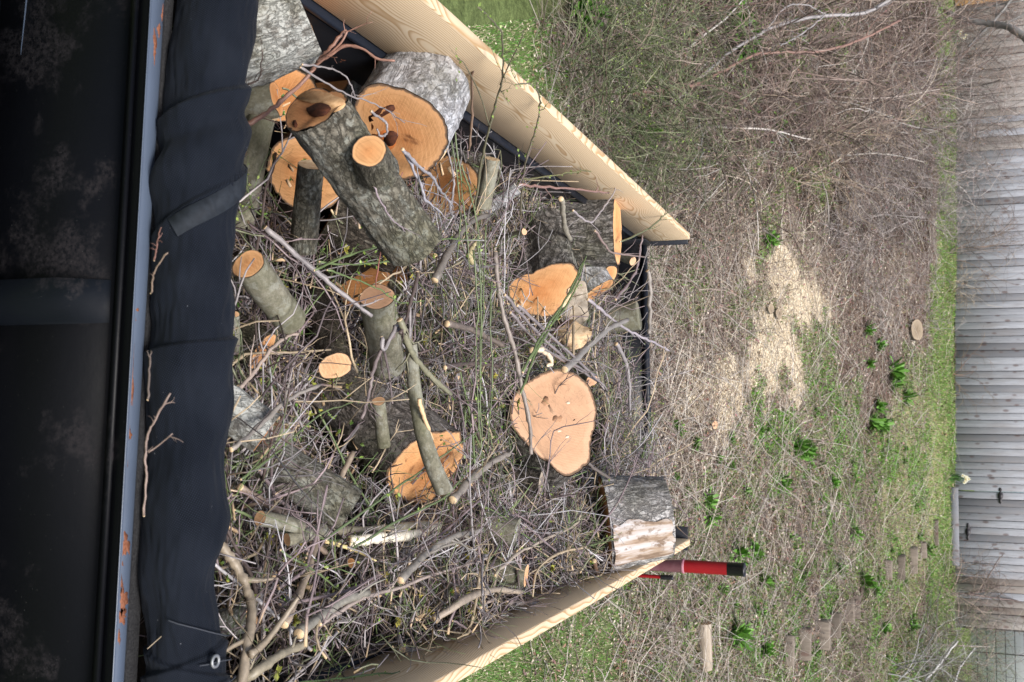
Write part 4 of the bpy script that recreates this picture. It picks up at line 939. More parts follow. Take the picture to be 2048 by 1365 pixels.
def ang_at(o, z_, r, py):
    """angle on the camera side of log o, a fraction z_ along it, that falls on photo row py"""
    best = (1e9, 0); L = o.dimensions.z
    for t in np.linspace(-PI, PI, 181):
        P = np.array(o.matrix_world @ Vector((r * math.cos(t), r * math.sin(t), z_ * L))); nrm = np.array(o.matrix_world.to_3x3() @ Vector((math.cos(t), math.sin(t), 0)))
        if nrm @ (CAM - P) > 0: best = min(best, (abs(proj(P[None])[0][1] - py), t))
    return best[1]
k = NT('peeled_streaked', .8, .2); v_ = k.coord((1, 1, .12), rnd=False); w_ = k.coord((1, 1, .6), rnd=False)
PEELED = k.done(k.mix(k.ramp(k.noise(w_, 26, 6, .7), [(.50, 0.), (.60, 1.)]), k.ramp(k.noise(v_, 26, 5, .6), [(.32, (.14, .09, .065)), (.44, (.34, .25, .18)), (.52, (.46, .40, .36)), (.66, (.56, .54, .54))]), (.20, .14, .10)), k.bump(k.noise(v_, 50, 5), .6, .005))
r0w = 96 * depth(wood.matrix_world.translation) / FP
t0, t1 = ang_at(wood, .5, r0w * .92, 1040), ang_at(wood, .5, r0w * .92, 1118)
if abs(t1 - t0) > PI: t1 += 2 * PI * (1 if t1 < t0 else -1)
if t1 < t0: t0, t1 = t1, t0
patch_on(wood, t0, t1, .03, .97, r0w * 1.02, r0w * .87, PEELED, off=.006, ragged=.07)
def stain(o, pts, mat, name='stain', lift=.0008):
    """a discoloured patch lying on the sawn end of log o, its outline given on the photograph"""
    Mi = o.matrix_world.inverted(); c = Mi @ Vector(CAM); ed = []
    for x, y in pts:
        d = (Mi.to_3x3() @ Vector(ray(x, y))); t = (-lift - c.z) / d.z; q = c + d * t; ed.append((q.x, q.y, -lift))
    ed = spline(np.array(ed + [ed[0]]), 3)[:-1]; ed[:, 2] = -lift; ed[:, :2] += rng.standard_normal((len(ed), 2)) * .0012; n = len(ed); c_ = ed.mean(0)
    V = np.vstack([c_, ed, ed + [0, 0, lift]]); m = MB(); m.add(V, [(1 + i, 1 + (i + 1) % n, 1 + n + (i + 1) % n, 1 + n + i) for i in range(n)], [(0, 1 + (i + 1) % n, 1 + i) for i in range(n)]); return m.build(name, mat, o)
def mat_stain(nm, a, b_):
    k = NT(nm, .8, .2); v = k.coord(rnd=False); return k.done(k.ramp(k.noise(v, 70, 5, .65), [(.3, a), (.7, b_)]))
ST_BROWN = mat_stain('heart_stain', (.30, .155, .085), (.46, .27, .16)); ST_GREY = mat_stain('soft_heart', (.44, .27, .17), (.54, .34, .215)); ST_DARK = mat_stain('dark_rot', (.035, .014, .010), (.13, .045, .022)); ST_RED = mat_stain('red_heart', (.38, .10, .025), (.50, .17, .045)); ST_TORN = mat_stain('torn_white', (.66, .52, .36), (.80, .68, .52))
stain(logC, [(1082, 806), (1090, 793), (1100, 798), (1096, 808), (1090, 812)], ST_BROWN); stain(logC, [(1096, 812), (1110, 803), (1126, 808), (1128, 822), (1118, 832), (1104, 828)], ST_GREY); stain(logC, [(1106, 832), (1120, 828), (1124, 838), (1116, 845), (1106, 842)], ST_BROWN)
stain(logC, [(1143, 846), (1150, 838), (1146, 848), (1150, 858), (1143, 853)], ST_BROWN); stain(logC, [(1155, 848), (1160, 846), (1161, 852), (1156, 854)], ST_BROWN)
for xx_, yy_ in ((1136, 806), (1118, 862), (1134, 874)): stain(logC, [(xx_ - 4, yy_), (xx_, yy_ - 3), (xx_ + 5, yy_ - 1), (xx_, yy_ + 3)], ST_TORN)
stain(logB, [(746, 236), (742, 256), (752, 300), (770, 306), (790, 290), (786, 262), (770, 240)], ST_RED); stain(logB, [(738, 232), (748, 224), (768, 214), (788, 210), (789, 222), (772, 230), (752, 240), (738, 244)], ST_DARK, lift=.0014); stain(logB, [(768, 268), (786, 262), (796, 272), (790, 288), (778, 292), (768, 284)], ST_DARK, lift=.0014)
stain(logA, [(592, 196), (612, 182), (640, 182), (668, 190), (690, 200), (684, 214), (668, 222), (650, 220), (640, 208), (615, 204)], mat_stain('torn_tan', (.50, .27, .12), (.72, .47, .25)), 'torn_wood', lift=.003); stain(logA, [(610, 218), (640, 206), (662, 214), (655, 226), (640, 232), (620, 230)], ST_DARK, lift=.004); stain(logA, [(584, 246), (590, 240), (594, 250), (588, 254)], ST_DARK, lift=.004)
wedge('torn white bark flake standing at the lower rim of the stained orange face', [(868, 280), (880, 278), (894, 282), (898, 296), (880, 322), (876, 302)], 1.30, .004, SPLIT_PALE, 'bark_flake', 'bark', amp=.003)

# ------------------------------------------------------------------ branches
CG, CP, CW, CGR, CT, CD = (.27, .245, .245), (.215, .165, .17), (.45, .43, .44), (.13, .18, .07), (.38, .30, .20), (.09, .066, .058)
CUTC = (.68, .50, .30)
def leafs(m, P, n_each, s, col):
    P = np.asarray(P); n = len(P) * n_each; P = np.repeat(P, n_each, 0); d = rng.standard_normal((n, 3)); d[:, 2] = np.abs(d[:, 2]) * .6; d /= np.linalg.norm(d, axis=1, keepdims=True)
    w = np.cross(d, rng.standard_normal((n, 3))); w /= np.linalg.norm(w, axis=1, keepdims=True) + 1e-6; s_ = s * (.5 + rng.random((n, 1)))
    V = np.stack([P, P + d * s_ * .5 + w * s_ * .28, P + d * s_, P + d * s_ * .5 - w * s_ * .28], 1); i = np.arange(n) * 4
    C = np.array(col) * (.6 + .8 * rng.random((n, 1))); m.add(V.reshape(-1, 3), np.stack([i, i + 1, i + 2, i + 3], 1), None, np.repeat(C, 4, 0))
def tube1(m, P, r0, r1, k, col, cutend=True, knob=.12):
    n = len(P); R = np.linspace(r0, r1, n) * (1 + knob * rng.standard_normal(n)); R[-1] = max(R[-1], r1 * .7)
    V, Q, T = tubes(P[None], R[None], k); C = np.tile(np.array(col), (len(V), 1)) * (.85 + .3 * rng.random((len(V), 1)))
    m.add(V, Q, T, C)
    if cutend:
        t = (P[0] - P[1]); t /= np.linalg.norm(t) + 1e-9; q = np.stack([P[0] + t * .0004, P[0] + t * .0016]); V, Q, T = tubes(q[None], np.array([[r0 * .96, r0 * .9]]), k); m.add(V, Q, T, np.tile(CUTC, (len(V), 1)))
def shoots(m, P, r0, n, L, col, ang=.7, k=3, leaf=0, lcol=(.2, .3, .05), up=.0, cutend=False, sub=1):
    tips = []
    for _ in range(n):
        i = rng.integers(max(1, len(P) // 5), len(P) - 1); t = P[min(i + 1, len(P) - 1)] - P[i - 1]; t /= np.linalg.norm(t) + 1e-9
        s = rng.standard_normal(3); s[2] *= .6; s -= s.dot(t) * t; s /= np.linalg.norm(s) + 1e-9; d = t * math.cos(ang) + s * math.sin(ang); d[2] += up
        ll = L * (.4 + .8 * rng.random()); q = [P[i]]
        for j in range(5): d = d + rng.standard_normal(3) * .16; d /= np.linalg.norm(d); q.append(q[-1] + d * ll / 5)
        q = np.array(q); rr = r0 * (.35 + .25 * rng.random()); tube1(m, q, rr, rr * .35, k, col, False); tips.append(q)
        if sub and rng.random() < .7: shoots(m, q, rr, 2, L * .4, col, ang, 3, 0, lcol, up, False, 0)
    if leaf and tips:
        pts = np.concatenate([t[1:] for t in tips]); pts = pts[rng.random(len(pts)) < .6]
        if len(pts): leafs(m, pts, leaf, .010, lcol)
def branch(label, pts, z, r0, r1, col, nsh=3, Lsh=.10, k=7, D=None, cat='branch', name='branch', leaf=0, lcol=(.18, .27, .05), dz=None, group=None, mat=None, ang=.7, forks=()):
    """pts in photo pixels; z height of first..last point; r in photo pixels"""
    n = len(pts)
    if D is not None: Ds = np.linspace(D[0], D[1], n) if isinstance(D, tuple) else np.full(n, D); P = np.array([atd(x, y, d_) for (x, y), d_ in zip(pts, Ds)])
    else:
        zs = np.linspace(z[0], z[1], n) if isinstance(z, tuple) else np.full(n, z, float)
        P = np.array([atz(x, y, q) for (x, y), q in zip(pts, zs)])
        for it in range(4):
            need = np.where((P[:, 0] < XR - .05) & (P[:, 0] > XL + .05) & (P[:, 1] > 1.95) & (P[:, 1] < 5.9), hs(P[:, 0], P[:, 1]) + (.16 if r0 > 4 else .13), 0); zs = np.maximum(zs, need); P = np.array([atz(x, y, q) for (x, y), q in zip(pts, zs)])
    Dm = depth(P.mean(0)); P = spline(P, 6); P = P + rng.standard_normal(P.shape) * .0012 * Dm / 3; o0 = P[0].copy(); m = MB(); P = P - o0
    tube1(m, P, r0 * Dm / FP, r1 * Dm / FP, k, col)
    if nsh: shoots(m, P, r1 * 1.1 * Dm / FP + .001, nsh, Lsh, col, ang, 3, leaf, lcol)
    for f in forks:
        q = np.array([atd(x, y, depth(o0 + P[np.argmin(np.linalg.norm(proj(P + o0) - np.array([x, y]), axis=1))]) - .01) for x, y in f[0]]); q = spline(q, 5) - o0; tube1(m, q, f[1] * Dm / FP, f[2] * Dm / FP, 5, col, False)
        if nsh: shoots(m, q, f[2] * Dm / FP + .0008, max(1, nsh // 2), Lsh * .8, col, ang, 3, leaf, lcol)
    if leaf: leafs(m, P[len(P) // 3:], leaf, .009, lcol)
    o = m.build(name, mat or TWIG, None, True); o.location = o0
    return tag(o, label, cat, group)
def stick_at(p): pass
branch('reddish forked branch crossing the orange rounds at the upper left', [(478, 258), (512, 240), (560, 205), (610, 160), (640, 118), (662, 95), (692, 60)], (1.18, 1.42), 5.5, 3, (.28, .15, .11), 3, .10, forks=[([(634, 125), (665, 108), (690, 92), (725, 98), (755, 118), (790, 122)], 4, 2.4), ([(622, 140), (655, 112), (682, 86), (695, 62)], 3, 2)])
branch('thin grey twig curving over the orange faces from the reddish branch', [(600, 135), (650, 165), (700, 192), (742, 205), (775, 222), (808, 246)], (1.40, 1.40), 2.4, 1.2, CG, 5, .09)
branch('thin grey twig arching down past the whitish round', [(605, 130), (650, 135), (690, 152), (706, 180), (710, 196)], (1.42, 1.40), 2.4, 1.2, CG, 3, .06)
branch('short hooked grey twig lying on the stained orange face', [(742, 224), (764, 240), (774, 250), (772, 268), (760, 272), (754, 258)], 1.40, 3, 2, CG, 0)
branch('grey twigs bent beside the tarp under the reddish branch', [(495, 170), (515, 160), (522, 135), (524, 100)], (1.2, 1.3), 2.2, 1, CD, 3, .06)
branch('long straight grey stick running down to the upright tan topped log', [(530, 455), (590, 508), (640, 550), (690, 592), (744, 633)], (1.22, 1.38), 6, 4.2, CG, 5, .10)
branch('pale curved stick whose near end rests on the tarp edge', [(462, 790), (500, 755), (540, 702), (570, 676), (598, 668)], (1.28, 1.28), 4.4, 3, (.40, .32, .27), 3, .10)
branch('straight tan stick reaching from the tarp to the middle brush', [(464, 729), (500, 708), (580, 706), (660, 700)], (1.22, 1.25), 3.6, 2, CT, 4, .10)
branch('thick smooth forked branch curving up from the lower tarp edge', [(440, 1088), (462, 1118), (482, 1150), (500, 1195), (503, 1240), (492, 1300), (480, 1400)], (1.28, 1.30), 9, 11, (.27, .22, .16), 2, .10, k=10, forks=[([(500, 1310), (530, 1285), (565, 1240), (600, 1190)], 8, 5)])
branch('long straight tan stick slanting through the right front of the load', [(568, 1250), (610, 1160), (640, 1060), (668, 985), (706, 905)], (1.27, 1.30), 8.5, 6, (.30, .235, .175), 3, .12, k=9)
branch('thick brown stick running down right from the lower tarp bulge', [(480, 975), (545, 1016), (600, 1062), (650, 1105), (674, 1128)], (1.27, 1.27), 8, 4.5, (.24, .18, .14), 4, .12, k=8)
branch('bare brown stick beside the thick brown one, bent halfway', [(520, 940), (548, 985), (590, 1030), (622, 1068)], 1.25, 5, 3.5, CP, 4, .1)
branch('yellow splinter of fresh wood lying over a dark gap', [(652, 1082), (700, 1098), (752, 1122)], 1.29, 5, 2, (.75, .62, .30), 0, k=5)
branch('split branch with a long white peeled side', [(700, 1084), (745, 1078), (800, 1074), (845, 1064), (878, 1050)], (1.30, 1.33), 11, 9, (.82, .76, .62), 0, k=10)
branch('grey bark strip lying above the white peeled branch', [(640, 1060), (700, 1062), (780, 1058), (860, 1046)], (1.27, 1.29), 10, 8, (.20, .18, .13), 2, .1, k=8)
branch('dark crooked branch hanging over the hollow beside the upright tan topped log', [(815, 632), (795, 660), (765, 697), (747, 742), (738, 790), (722, 838)], (1.42, 1.40), 4.6, 3.2, (.19, .15, .145), 4, .10, forks=[([(768, 702), (778, 750), (785, 808)], 2.6, 1.8)])
branch('stub of grey branch with torn fresh tips below the upright tan topped log', [(765, 675), (768, 700), (792, 655), (812, 632)], 1.42, 4, 4, CG, 1, .05)
log('curved debarked branch log crossing in front of the broad orange face', (822, 690), (889, 985), 1.42, 13, .12, BARK_SMOOTH, CUT_TAN, 1.45, bend=(.05, .03), name='branch', cat='branch', keep=False)
branch('bare strip of pale wood on the dark curved branch', [(838, 800), (846, 830), (858, 860), (866, 880)], 1.46, 5, 3.5, (.66, .46, .26), 0, k=6)
branch('brown curved stick lying near the middle of the brush', [(895, 648), (930, 655), (965, 670), (1008, 693)], (1.38, 1.42), 7, 5, (.15, .12, .10), 2, .08, k=8)
branch('dark curved stick a little to the right of the middle', [(890, 735), (930, 728), (975, 728), (1000, 735)], 1.38, 5, 3.5, CD, 2, .08)
branch('pale torn hook of bark and wood above the largest tan round', [(1062, 702), (1082, 700), (1098, 712), (1104, 726), (1094, 732)], 1.46, 6.5, 3.5, (.78, .64, .46), 0)
branch('cream flayed splinter standing in the brush near the left plank', [(944, 525), (940, 510), (950, 488), (965, 470)], 1.42, 7, 2.2, (.62, .52, .28), 1, .05)
branch('grey stick bending down from the cream flayed splinter', [(944, 520), (952, 535), (965, 548), (985, 560)], 1.40, 4.5, 3, CG, 2, .08)
branch('long grey stick bowed between the furrowed log and the largest tan round', [(990, 505), (998, 580), (1010, 640), (1028, 700), (1045, 780), (1060, 850), (1062, 910)], (1.42, 1.50), 5, 4, (.25, .21, .18), 3, .12)
branch('pale purplish twig sticking out over the tailgate', [(1175, 600), (1205, 622), (1240, 652), (1285, 675), (1318, 690), (1338, 702)], (1.42, 1.50), 3, 2.2, (.36, .32, .34), 4, .08)
branch('straight grey stick leaning on the tailgate edge', [(1296, 540), (1300, 580), (1300, 640), (1298, 668)], 1.42, 4.5, 3.4, (.27, .24, .21), 1, .06)
branch('brown stick rising over the tailgate from the leaning orange topped log', [(1230, 600), (1255, 570), (1275, 530), (1285, 470)], (1.40, 1.46), 2.8, 2, CP, 3, .08)
branch('forked grey stick between the largest tan round and the tailgate', [(1232, 688), (1250, 720), (1258, 760), (1260, 830)], (1.38, 1.42), 4.5, 3, CG, 4, .12)
branch('long grey stick lying flat along the right pine plank', [(1012, 1206), (1060, 1207), (1120, 1211), (1165, 1206), (1195, 1196)], (1.44, 1.45), 4.2, 3.4, (.27, .23, .21), 4, .08)
branch('pale stick end hooking over the right pine plank', [(960, 1215), (985, 1200), (1010, 1205), (1028, 1214), (1040, 1228)], 1.42, 4, 2.6, (.38, .31, .27), 2, .07)
branch('short dark stick hanging over the right pine plank beside the rear log', [(1188, 1122), (1198, 1160), (1206, 1180), (1215, 1194)], 1.46, 5, 3.5, (.15, .09, .06), 2, .06)
branch('thin black twig drooping over the outer edge of the right pine plank', [(960, 1225), (1000, 1245), (1030, 1270), (1045, 1298), (1050, 1320)], 1.60, 1.3, .8, CD, 0)
branch('grey twig with two budded tips on the right pine plank', [(905, 1240), (940, 1262), (965, 1282), (990, 1294)], 1.46, 2.2, 1.4, CP, 2, .05)
branch('upright dark twig against the right pine plank', [(972, 1220), (976, 1245), (972, 1282)], 1.45, 3.2, 2.2, CD, 1, .04)
branch('mottled grey branch end resting on the lower part of the right plank', [(800, 1298), (835, 1303), (875, 1312)], (1.36, 1.38), 10, 8, (.26, .25, .24), 0, k=9)
branch('dark crooked twig below the mottled branch end', [(815, 1310), (860, 1325), (890, 1334), (925, 1328)], 1.39, 3.6, 2.6, (.15, .10, .085), 2, .05)
branch('green stem running along the bottom of the load over the right plank', [(540, 1372), (640, 1362), (740, 1350), (830, 1344), (930, 1340)], (1.36, 1.50), 2.6, 1.4, (.09, .14, .05), 3, .06, leaf=1)
branch('long pale stick laid from the right front toward the rear log', [(640, 1250), (720, 1200), (800, 1175), (870, 1150), (980, 1115)], (1.38, 1.46), 4.2, 3.2, (.33, .27, .24), 5, .12)
branch('purplish stick parallel to the long pale one in the right brush', [(560, 1210), (700, 1180), (820, 1110), (880, 1070), (960, 1000)], (1.34, 1.42), 3.6, 2.6, CP, 6, .12)
branch('long stick crossing from the right brush to the rear log', [(990, 1150), (1040, 1105), (1090, 1080), (1150, 1050), (1160, 1030)], 1.48, 3.4, 2.4, (.36, .30, .24), 4, .12)
branch('two toned long twig bent over the rear log', [(1165, 915), (1185, 935), (1225, 960), (1290, 1000), (1350, 1018)], (1.45, 1.55), 3.8, 2.0, (.13, .11, .10), 2, .06)
branch('thin orange twig looped over the white side of the rear log', [(1185, 1062), (1240, 1064), (1285, 1068), (1294, 1080), (1288, 1110), (1278, 1130)], (1.45, 1.5), 1.6, 1.2, (.30, .15, .07), 0)
branch('forked green brown sapling leaning out over the left pine plank', [(950, 415), (962, 330), (975, 270), (990, 210), (1003, 165), (1006, 120), (1000, 60), (955, 14)], (1.30, 1.80), 3.4, 1.2, (.15, .14, .085), 6, .12, leaf=1, forks=[([(1000, 170), (1018, 130), (1040, 85), (1048, 60)], 1.6, .8), ([(978, 250), (960, 190), (930, 130), (915, 118)], 1.6, .8)])
branch('second sapling leaning out over the left plank, with tiny green leaves', [(1040, 430), (1045, 370), (1052, 320), (1070, 262), (1080, 205), (1066, 172), (1030, 168)], (1.30, 1.75), 2.6, 1.0, (.17, .15, .10), 7, .12, leaf=2)
branch('brown twig leaning against the left plank above the whitish round', [(938, 300), (944, 230), (945, 150), (960, 95)], (1.35, 1.55), 3, 2.2, (.24, .16, .11), 1, .06)
branch('long reddish twig stretched across to the leaning orange topped log', [(1040, 370), (1100, 374), (1160, 380), (1218, 386)], (1.38, 1.50), 2.8, 2, (.25, .15, .13), 3, .08)
branch('leafy twig reaching toward the left plank from the brush', [(1035, 360), (1080, 355), (1140, 345), (1180, 342), (1235, 350)], (1.36, 1.52), 1.8, 1, (.14, .14, .07), 5, .05, leaf=2)
branch('pale barked stub standing before the leaning orange topped log', [(1122, 396), (1126, 425), (1130, 455), (1140, 480)], (1.50, 1.38), 5.5, 6, (.30, .27, .21), 0)
branch('thin twig curving over the leaning orange topped log', [(1190, 462), (1210, 490), (1225, 505), (1290, 515)], 1.50, 2.4, 1.6, (.26, .19, .17), 1, .06)
branch('pale forked twig in front of the leaning orange topped log', [(1145, 420), (1180, 445), (1200, 425), (1225, 390), (1235, 360)], 1.50, 2.2, 1.4, (.34, .30, .30), 2, .08)
branch('green leaning twig over the far end of the left pine plank', [(1240, 485), (1300, 455), (1335, 425), (1375, 405)], (1.46, 1.66), 2.2, 1.0, (.12, .13, .07), 4, .08, leaf=1)
branch('dark twig with lichen knobs standing in the middle brush', [(835, 545), (822, 600), (812, 640), (800, 668)], 1.44, 4.2, 3.4, CD, 3, .08)
branch('pale bent grey stick at the left of the middle brush', [(805, 300), (835, 330), (862, 352), (880, 380), (905, 412)], (1.40, 1.36), 3.8, 2.4, (.30, .29, .31), 6, .12)
branch('second pale bent grey stick just below the first', [(812, 310), (840, 365), (852, 400), (880, 425)], 1.38, 3.4, 2, (.32, .31, .34), 6, .12)
branch('grey stick standing at the right of the pale bent pair', [(900, 420), (908, 370), (902, 330), (895, 300)], (1.34, 1.36), 2.8, 1.6, CG, 4, .09)
branch('reddish stick crossing the long grey log', [(750, 575), (765, 480), (775, 420), (806, 345)], (1.40, 1.58), 1.6, 1.0, (.30, .12, .09), 2, .08)
branch('grey twig lying along the long grey log', [(748, 372), (765, 410), (785, 440), (812, 465)], 1.58, 2.0, 1.2, (.30, .24, .26), 1, .08)
branch('green stem slanting over the hollow', [(630, 540), (700, 510), (790, 486), (870, 478), (960, 480)], (1.36, 1.46), 2.2, 1.3, CGR, 3, .07, leaf=1)
branch('second green stem lower over the hollow', [(640, 525), (720, 528), (800, 520), (860, 500)], 1.36, 2.0, 1.2, CGR, 3, .07, leaf=1)
branch('green stem passing in front of the upright tan topped log', [(655, 540), (700, 555), (760, 580), (800, 605), (850, 602)], 1.40, 2.0, 1.2, CGR, 3, .07, leaf=1)
for i, (pp, zz) in enumerate([([(905, 240), (918, 330), (930, 430), (940, 540)], 1.46), ([(898, 250), (912, 340), (920, 430), (915, 520)], 1.44), ([(925, 330), (948, 420), (962, 520), (962, 640)], 1.45), ([(955, 470), (962, 600), (960, 760), (964, 905)], 1.46), ([(972, 450), (968, 580), (962, 720), (958, 860)], 1.44), ([(948, 500), (955, 620), (953, 740), (966, 960)], 1.47), ([(985, 560), (980, 640), (985, 760), (975, 900)], 1.43)]):
    branch('straight green stem of the sheaf across the brush, ' + ('just below the whitish round', 'closest to the whitish round', 'ending near the flayed splinter', 'longest at the sheaf centre', 'under the longest one', 'reaching furthest right in the photo', 'nearest the largest tan round')[i], pp, zz, 1.8, 1.1, (.13, .165, .075), 3, .09, leaf=1, group='straight green stems laid across the middle of the brush')
for i, (pp, zz) in enumerate([([(1040, 790), (1075, 700), (1120, 620), (1170, 520)], 1.50), ([(1060, 720), (1100, 655), (1140, 600), (1160, 560)], 1.50), ([(1045, 745), (1090, 660), (1150, 570), (1172, 512)], 1.52)]):
    branch('green stem before the orange faced furrowed log, ' + ('lowest of the slanting trio', 'shortest of the slanting trio', 'topmost of the slanting trio')[i], pp, zz, 2.4, 1.6, (.12, .16, .06), 2, .07, leaf=1, group='slanting green stems in front of the furrowed log')
for i, (pp, zz) in enumerate([([(650, 1080), (760, 1000), (860, 930), (960, 860)], 1.42), ([(700, 1100), (800, 1040), (900, 985), (960, 900)], 1.43), ([(480, 960), (560, 900), (640, 830), (720, 800)], 1.32), ([(470, 1020), (560, 1060), (620, 1075), (700, 1085)], 1.30), ([(560, 1100), (640, 1150), (690, 1190), (740, 1225)], 1.36)]):
    branch('long green broom stem ' + ('slanting up from the white peeled branch', 'just below the peeled branch one', 'rising from the tarp toward the broad orange face', 'low beside the rotten hearted branch end', 'slanting down to the right plank')[i], pp, zz, 2.6, 1.4, (.12, .16, .07), 4, .09, leaf=1, group='long green broom stems crossing the right half')
for i, (pp, zz) in enumerate([([(1035, 610), (1110, 680), (1180, 745), (1215, 780)], 1.46), ([(1020, 625), (1080, 690), (1150, 735), (1200, 765)], 1.44), ([(1010, 590), (1070, 660), (1140, 725), (1190, 750)], 1.45)]):
    branch('grey rod below the orange faced furrowed log, ' + ('longest of the bundle', 'middle of the bundle', 'outermost of the bundle')[i], pp, zz, 3.2, 2.2, (.23, .20, .20), 2, .08, group='grey rods bundled below the furrowed log')
branch('stout grey limb resting low in the right front of the load', [(598, 1268), (640, 1235), (690, 1200), (735, 1185)], 1.40, 11, 9, (.24, .225, .19), 2, .1, k=10)
branch('stout olive limb beside the tarp below the thick forked one', [(470, 1370), (510, 1345), (560, 1310), (610, 1290)], 1.38, 12, 8, (.27, .235, .17), 2, .1, k=10)
branch('stout grey limb lying between the broad orange face and the grey round log', [(905, 1000), (940, 960), (985, 925), (1020, 905)], 1.44, 9, 6, (.23, .20, .17), 3, .1, k=9)
branch('knobbly grey limb across the middle right brush', [(800, 1160), (850, 1110), (905, 1075), (965, 1060)], 1.44, 8, 6, (.22, .20, .175), 4, .12, k=9)
branch('dark limb running under the green sheaf toward the frayed stub', [(870, 560), (900, 500), (935, 450), (975, 430)], 1.42, 8, 5, (.16, .14, .12), 4, .12, k=9)
branch('olive limb slanting from the hollow to the broad orange face', [(800, 640), (822, 700), (850, 740), (900, 790)], 1.44, 7, 5, (.21, .20, .13), 4, .12, k=9)
branch('grey limb crossing the speckled log near the tarp', [(462, 900), (520, 850), (575, 800), (640, 770)], 1.38, 6, 4, (.26, .23, .20), 4, .12, k=8)
branch('bark peeled limb lying near the right plank, middle', [(870, 1240), (930, 1200), (985, 1180), (1040, 1185)], 1.47, 8, 6, (.33, .27, .21), 3, .1, k=9)
branch('grey limb lying between the furrowed log and the tailgate', [(1130, 740), (1170, 700), (1215, 660), (1255, 640)], 1.46, 7, 5, (.24, .22, .20), 4, .1, k=9)
# twigs caught between rail and tarp
branch('budded twig between rail and tarp, its tip on the cloth', [(287, 1030), (293, 960), (291, 920), (296, 870), (312, 838), (340, 786)], None, 2.6, 2.0, (.25, .18, .15), 3, .03, D=(1.66, 1.62), forks=[([(297, 905), (316, 892), (345, 868)], 1.8, 1.4)])
branch('small pale tipped twig in the gap beside the rail', [(304, 585), (305, 562), (312, 536), (334, 506)], None, 2.2, 1.4, (.28, .20, .15), 1, .02, D=(1.70, 1.62))
branch('tiny reddish twig at the upper part of the gap beside the rail', [(308, 520), (313, 500), (316, 478), (322, 455)], None, 1.8, 1.2, (.20, .10, .08), 4, .02, D=(1.70, 1.66))
branch('dark twig deep in the gap between rail and tarp', [(296, 800), (299, 740), (302, 700)], None, 2.4, 1.6, (.12, .09, .075), 1, .02, D=(1.68, 1.70))

# ------------------------------------------------------------------ loose twigs of the brush pile
def wpix(px, py):
    w = np.ones(np.shape(px)); w = np.where((px < 930) & (py < 430), .22, w); w = np.where((px < 800) & (py >= 430), .62, w)
    w = np.where((px < 620) & (py > 560), .5, w); return w
def clear(P, hard=.9):
    """reject paths whose middle crosses a kept cut face or the tall log sides"""
    q = proj(P); bad = 0.
    for (x, y, r, k_, dx, dy) in KEEP:
        L = math.hypot(dx, dy) + 1e-6; ux, uy = dx / L, dy / L; d = q - [x, y]; al = d @ [ux, uy] / max(.35, k_); ac = d @ [-uy, ux]
        if (np.hypot(al, ac) < r * .92).any(): return rng.random() > hard
    return True
KEEP += [(700, 330, 60, 1, 1, 0), (760, 400, 45, 1, 1, 0), (650, 830, 35, 1, 1, 0), (740, 860, 45, 1, 1, 0), (770, 800, 30, 1, 1, 0), (870, 150, 70, 1, 1, 0), (560, 60, 60, 1, 1, 0), (1150, 460, 50, 1, 1, 0), (1285, 1045, 62, 1, 1, 0), (700, 830, 60, 1, 1, 0), (770, 850, 45, 1, 1, 0)]
def clamp_pile(P):
    P[:, 0] = np.clip(P[:, 0], XL + .07, XR - .07); P[:, 1] = np.clip(P[:, 1], 1.85, 5.90); return P
def rnd_path(L, zoff, tries=12):
    for _ in range(tries):
        x = rng.uniform(XL + .08, XR - .1); y = 1.9 + 4.0 * rng.random() ** 1.15
        z = float(hs(x, y)) + zoff; q = proj(np.array([[x, y, z]]))[0]
        if q[0] < 440 or q[1] < -80 or q[1] > 1440 or rng.random() > wpix(q[0], q[1]): continue
        a = rng.uniform(0, PI) if rng.random() < .55 else rng.normal(.25, .35); a = a if rng.random() < .5 else a + PI
        d = np.array([math.cos(a), math.sin(a), rng.normal(.03, .16)]); P = [np.array([x, y, z])]; c = rng.normal(0, .045)
        for j in range(7):
            d = d + np.array([-d[1], d[0], 0]) * c + rng.standard_normal(3) * [.08, .08, .05] + (rng.random() < .22) * rng.standard_normal(3) * [.35, .35, .15]; d /= np.linalg.norm(d); P.append(P[-1] + d * L / 7)
        P = clamp_pile(np.array(P)); P[:, 2] = np.maximum(P[:, 2], hs(P[:, 0], P[:, 1]) - .05)
        if clear(P): return P
    return None
COLS = [(CG, .32), (CP, .28), (CW, .05), (CGR, .13), (CT, .08), (CD, .14)]
def pick():
    r = rng.random(); s = 0
    for c, w in COLS:
        s += w
        if r < s: return c
    return CG
NAMES = {CG: 'grey', CP: 'purplish', CW: 'pale', CGR: 'green', CT: 'tan', CD: 'dark brown'}
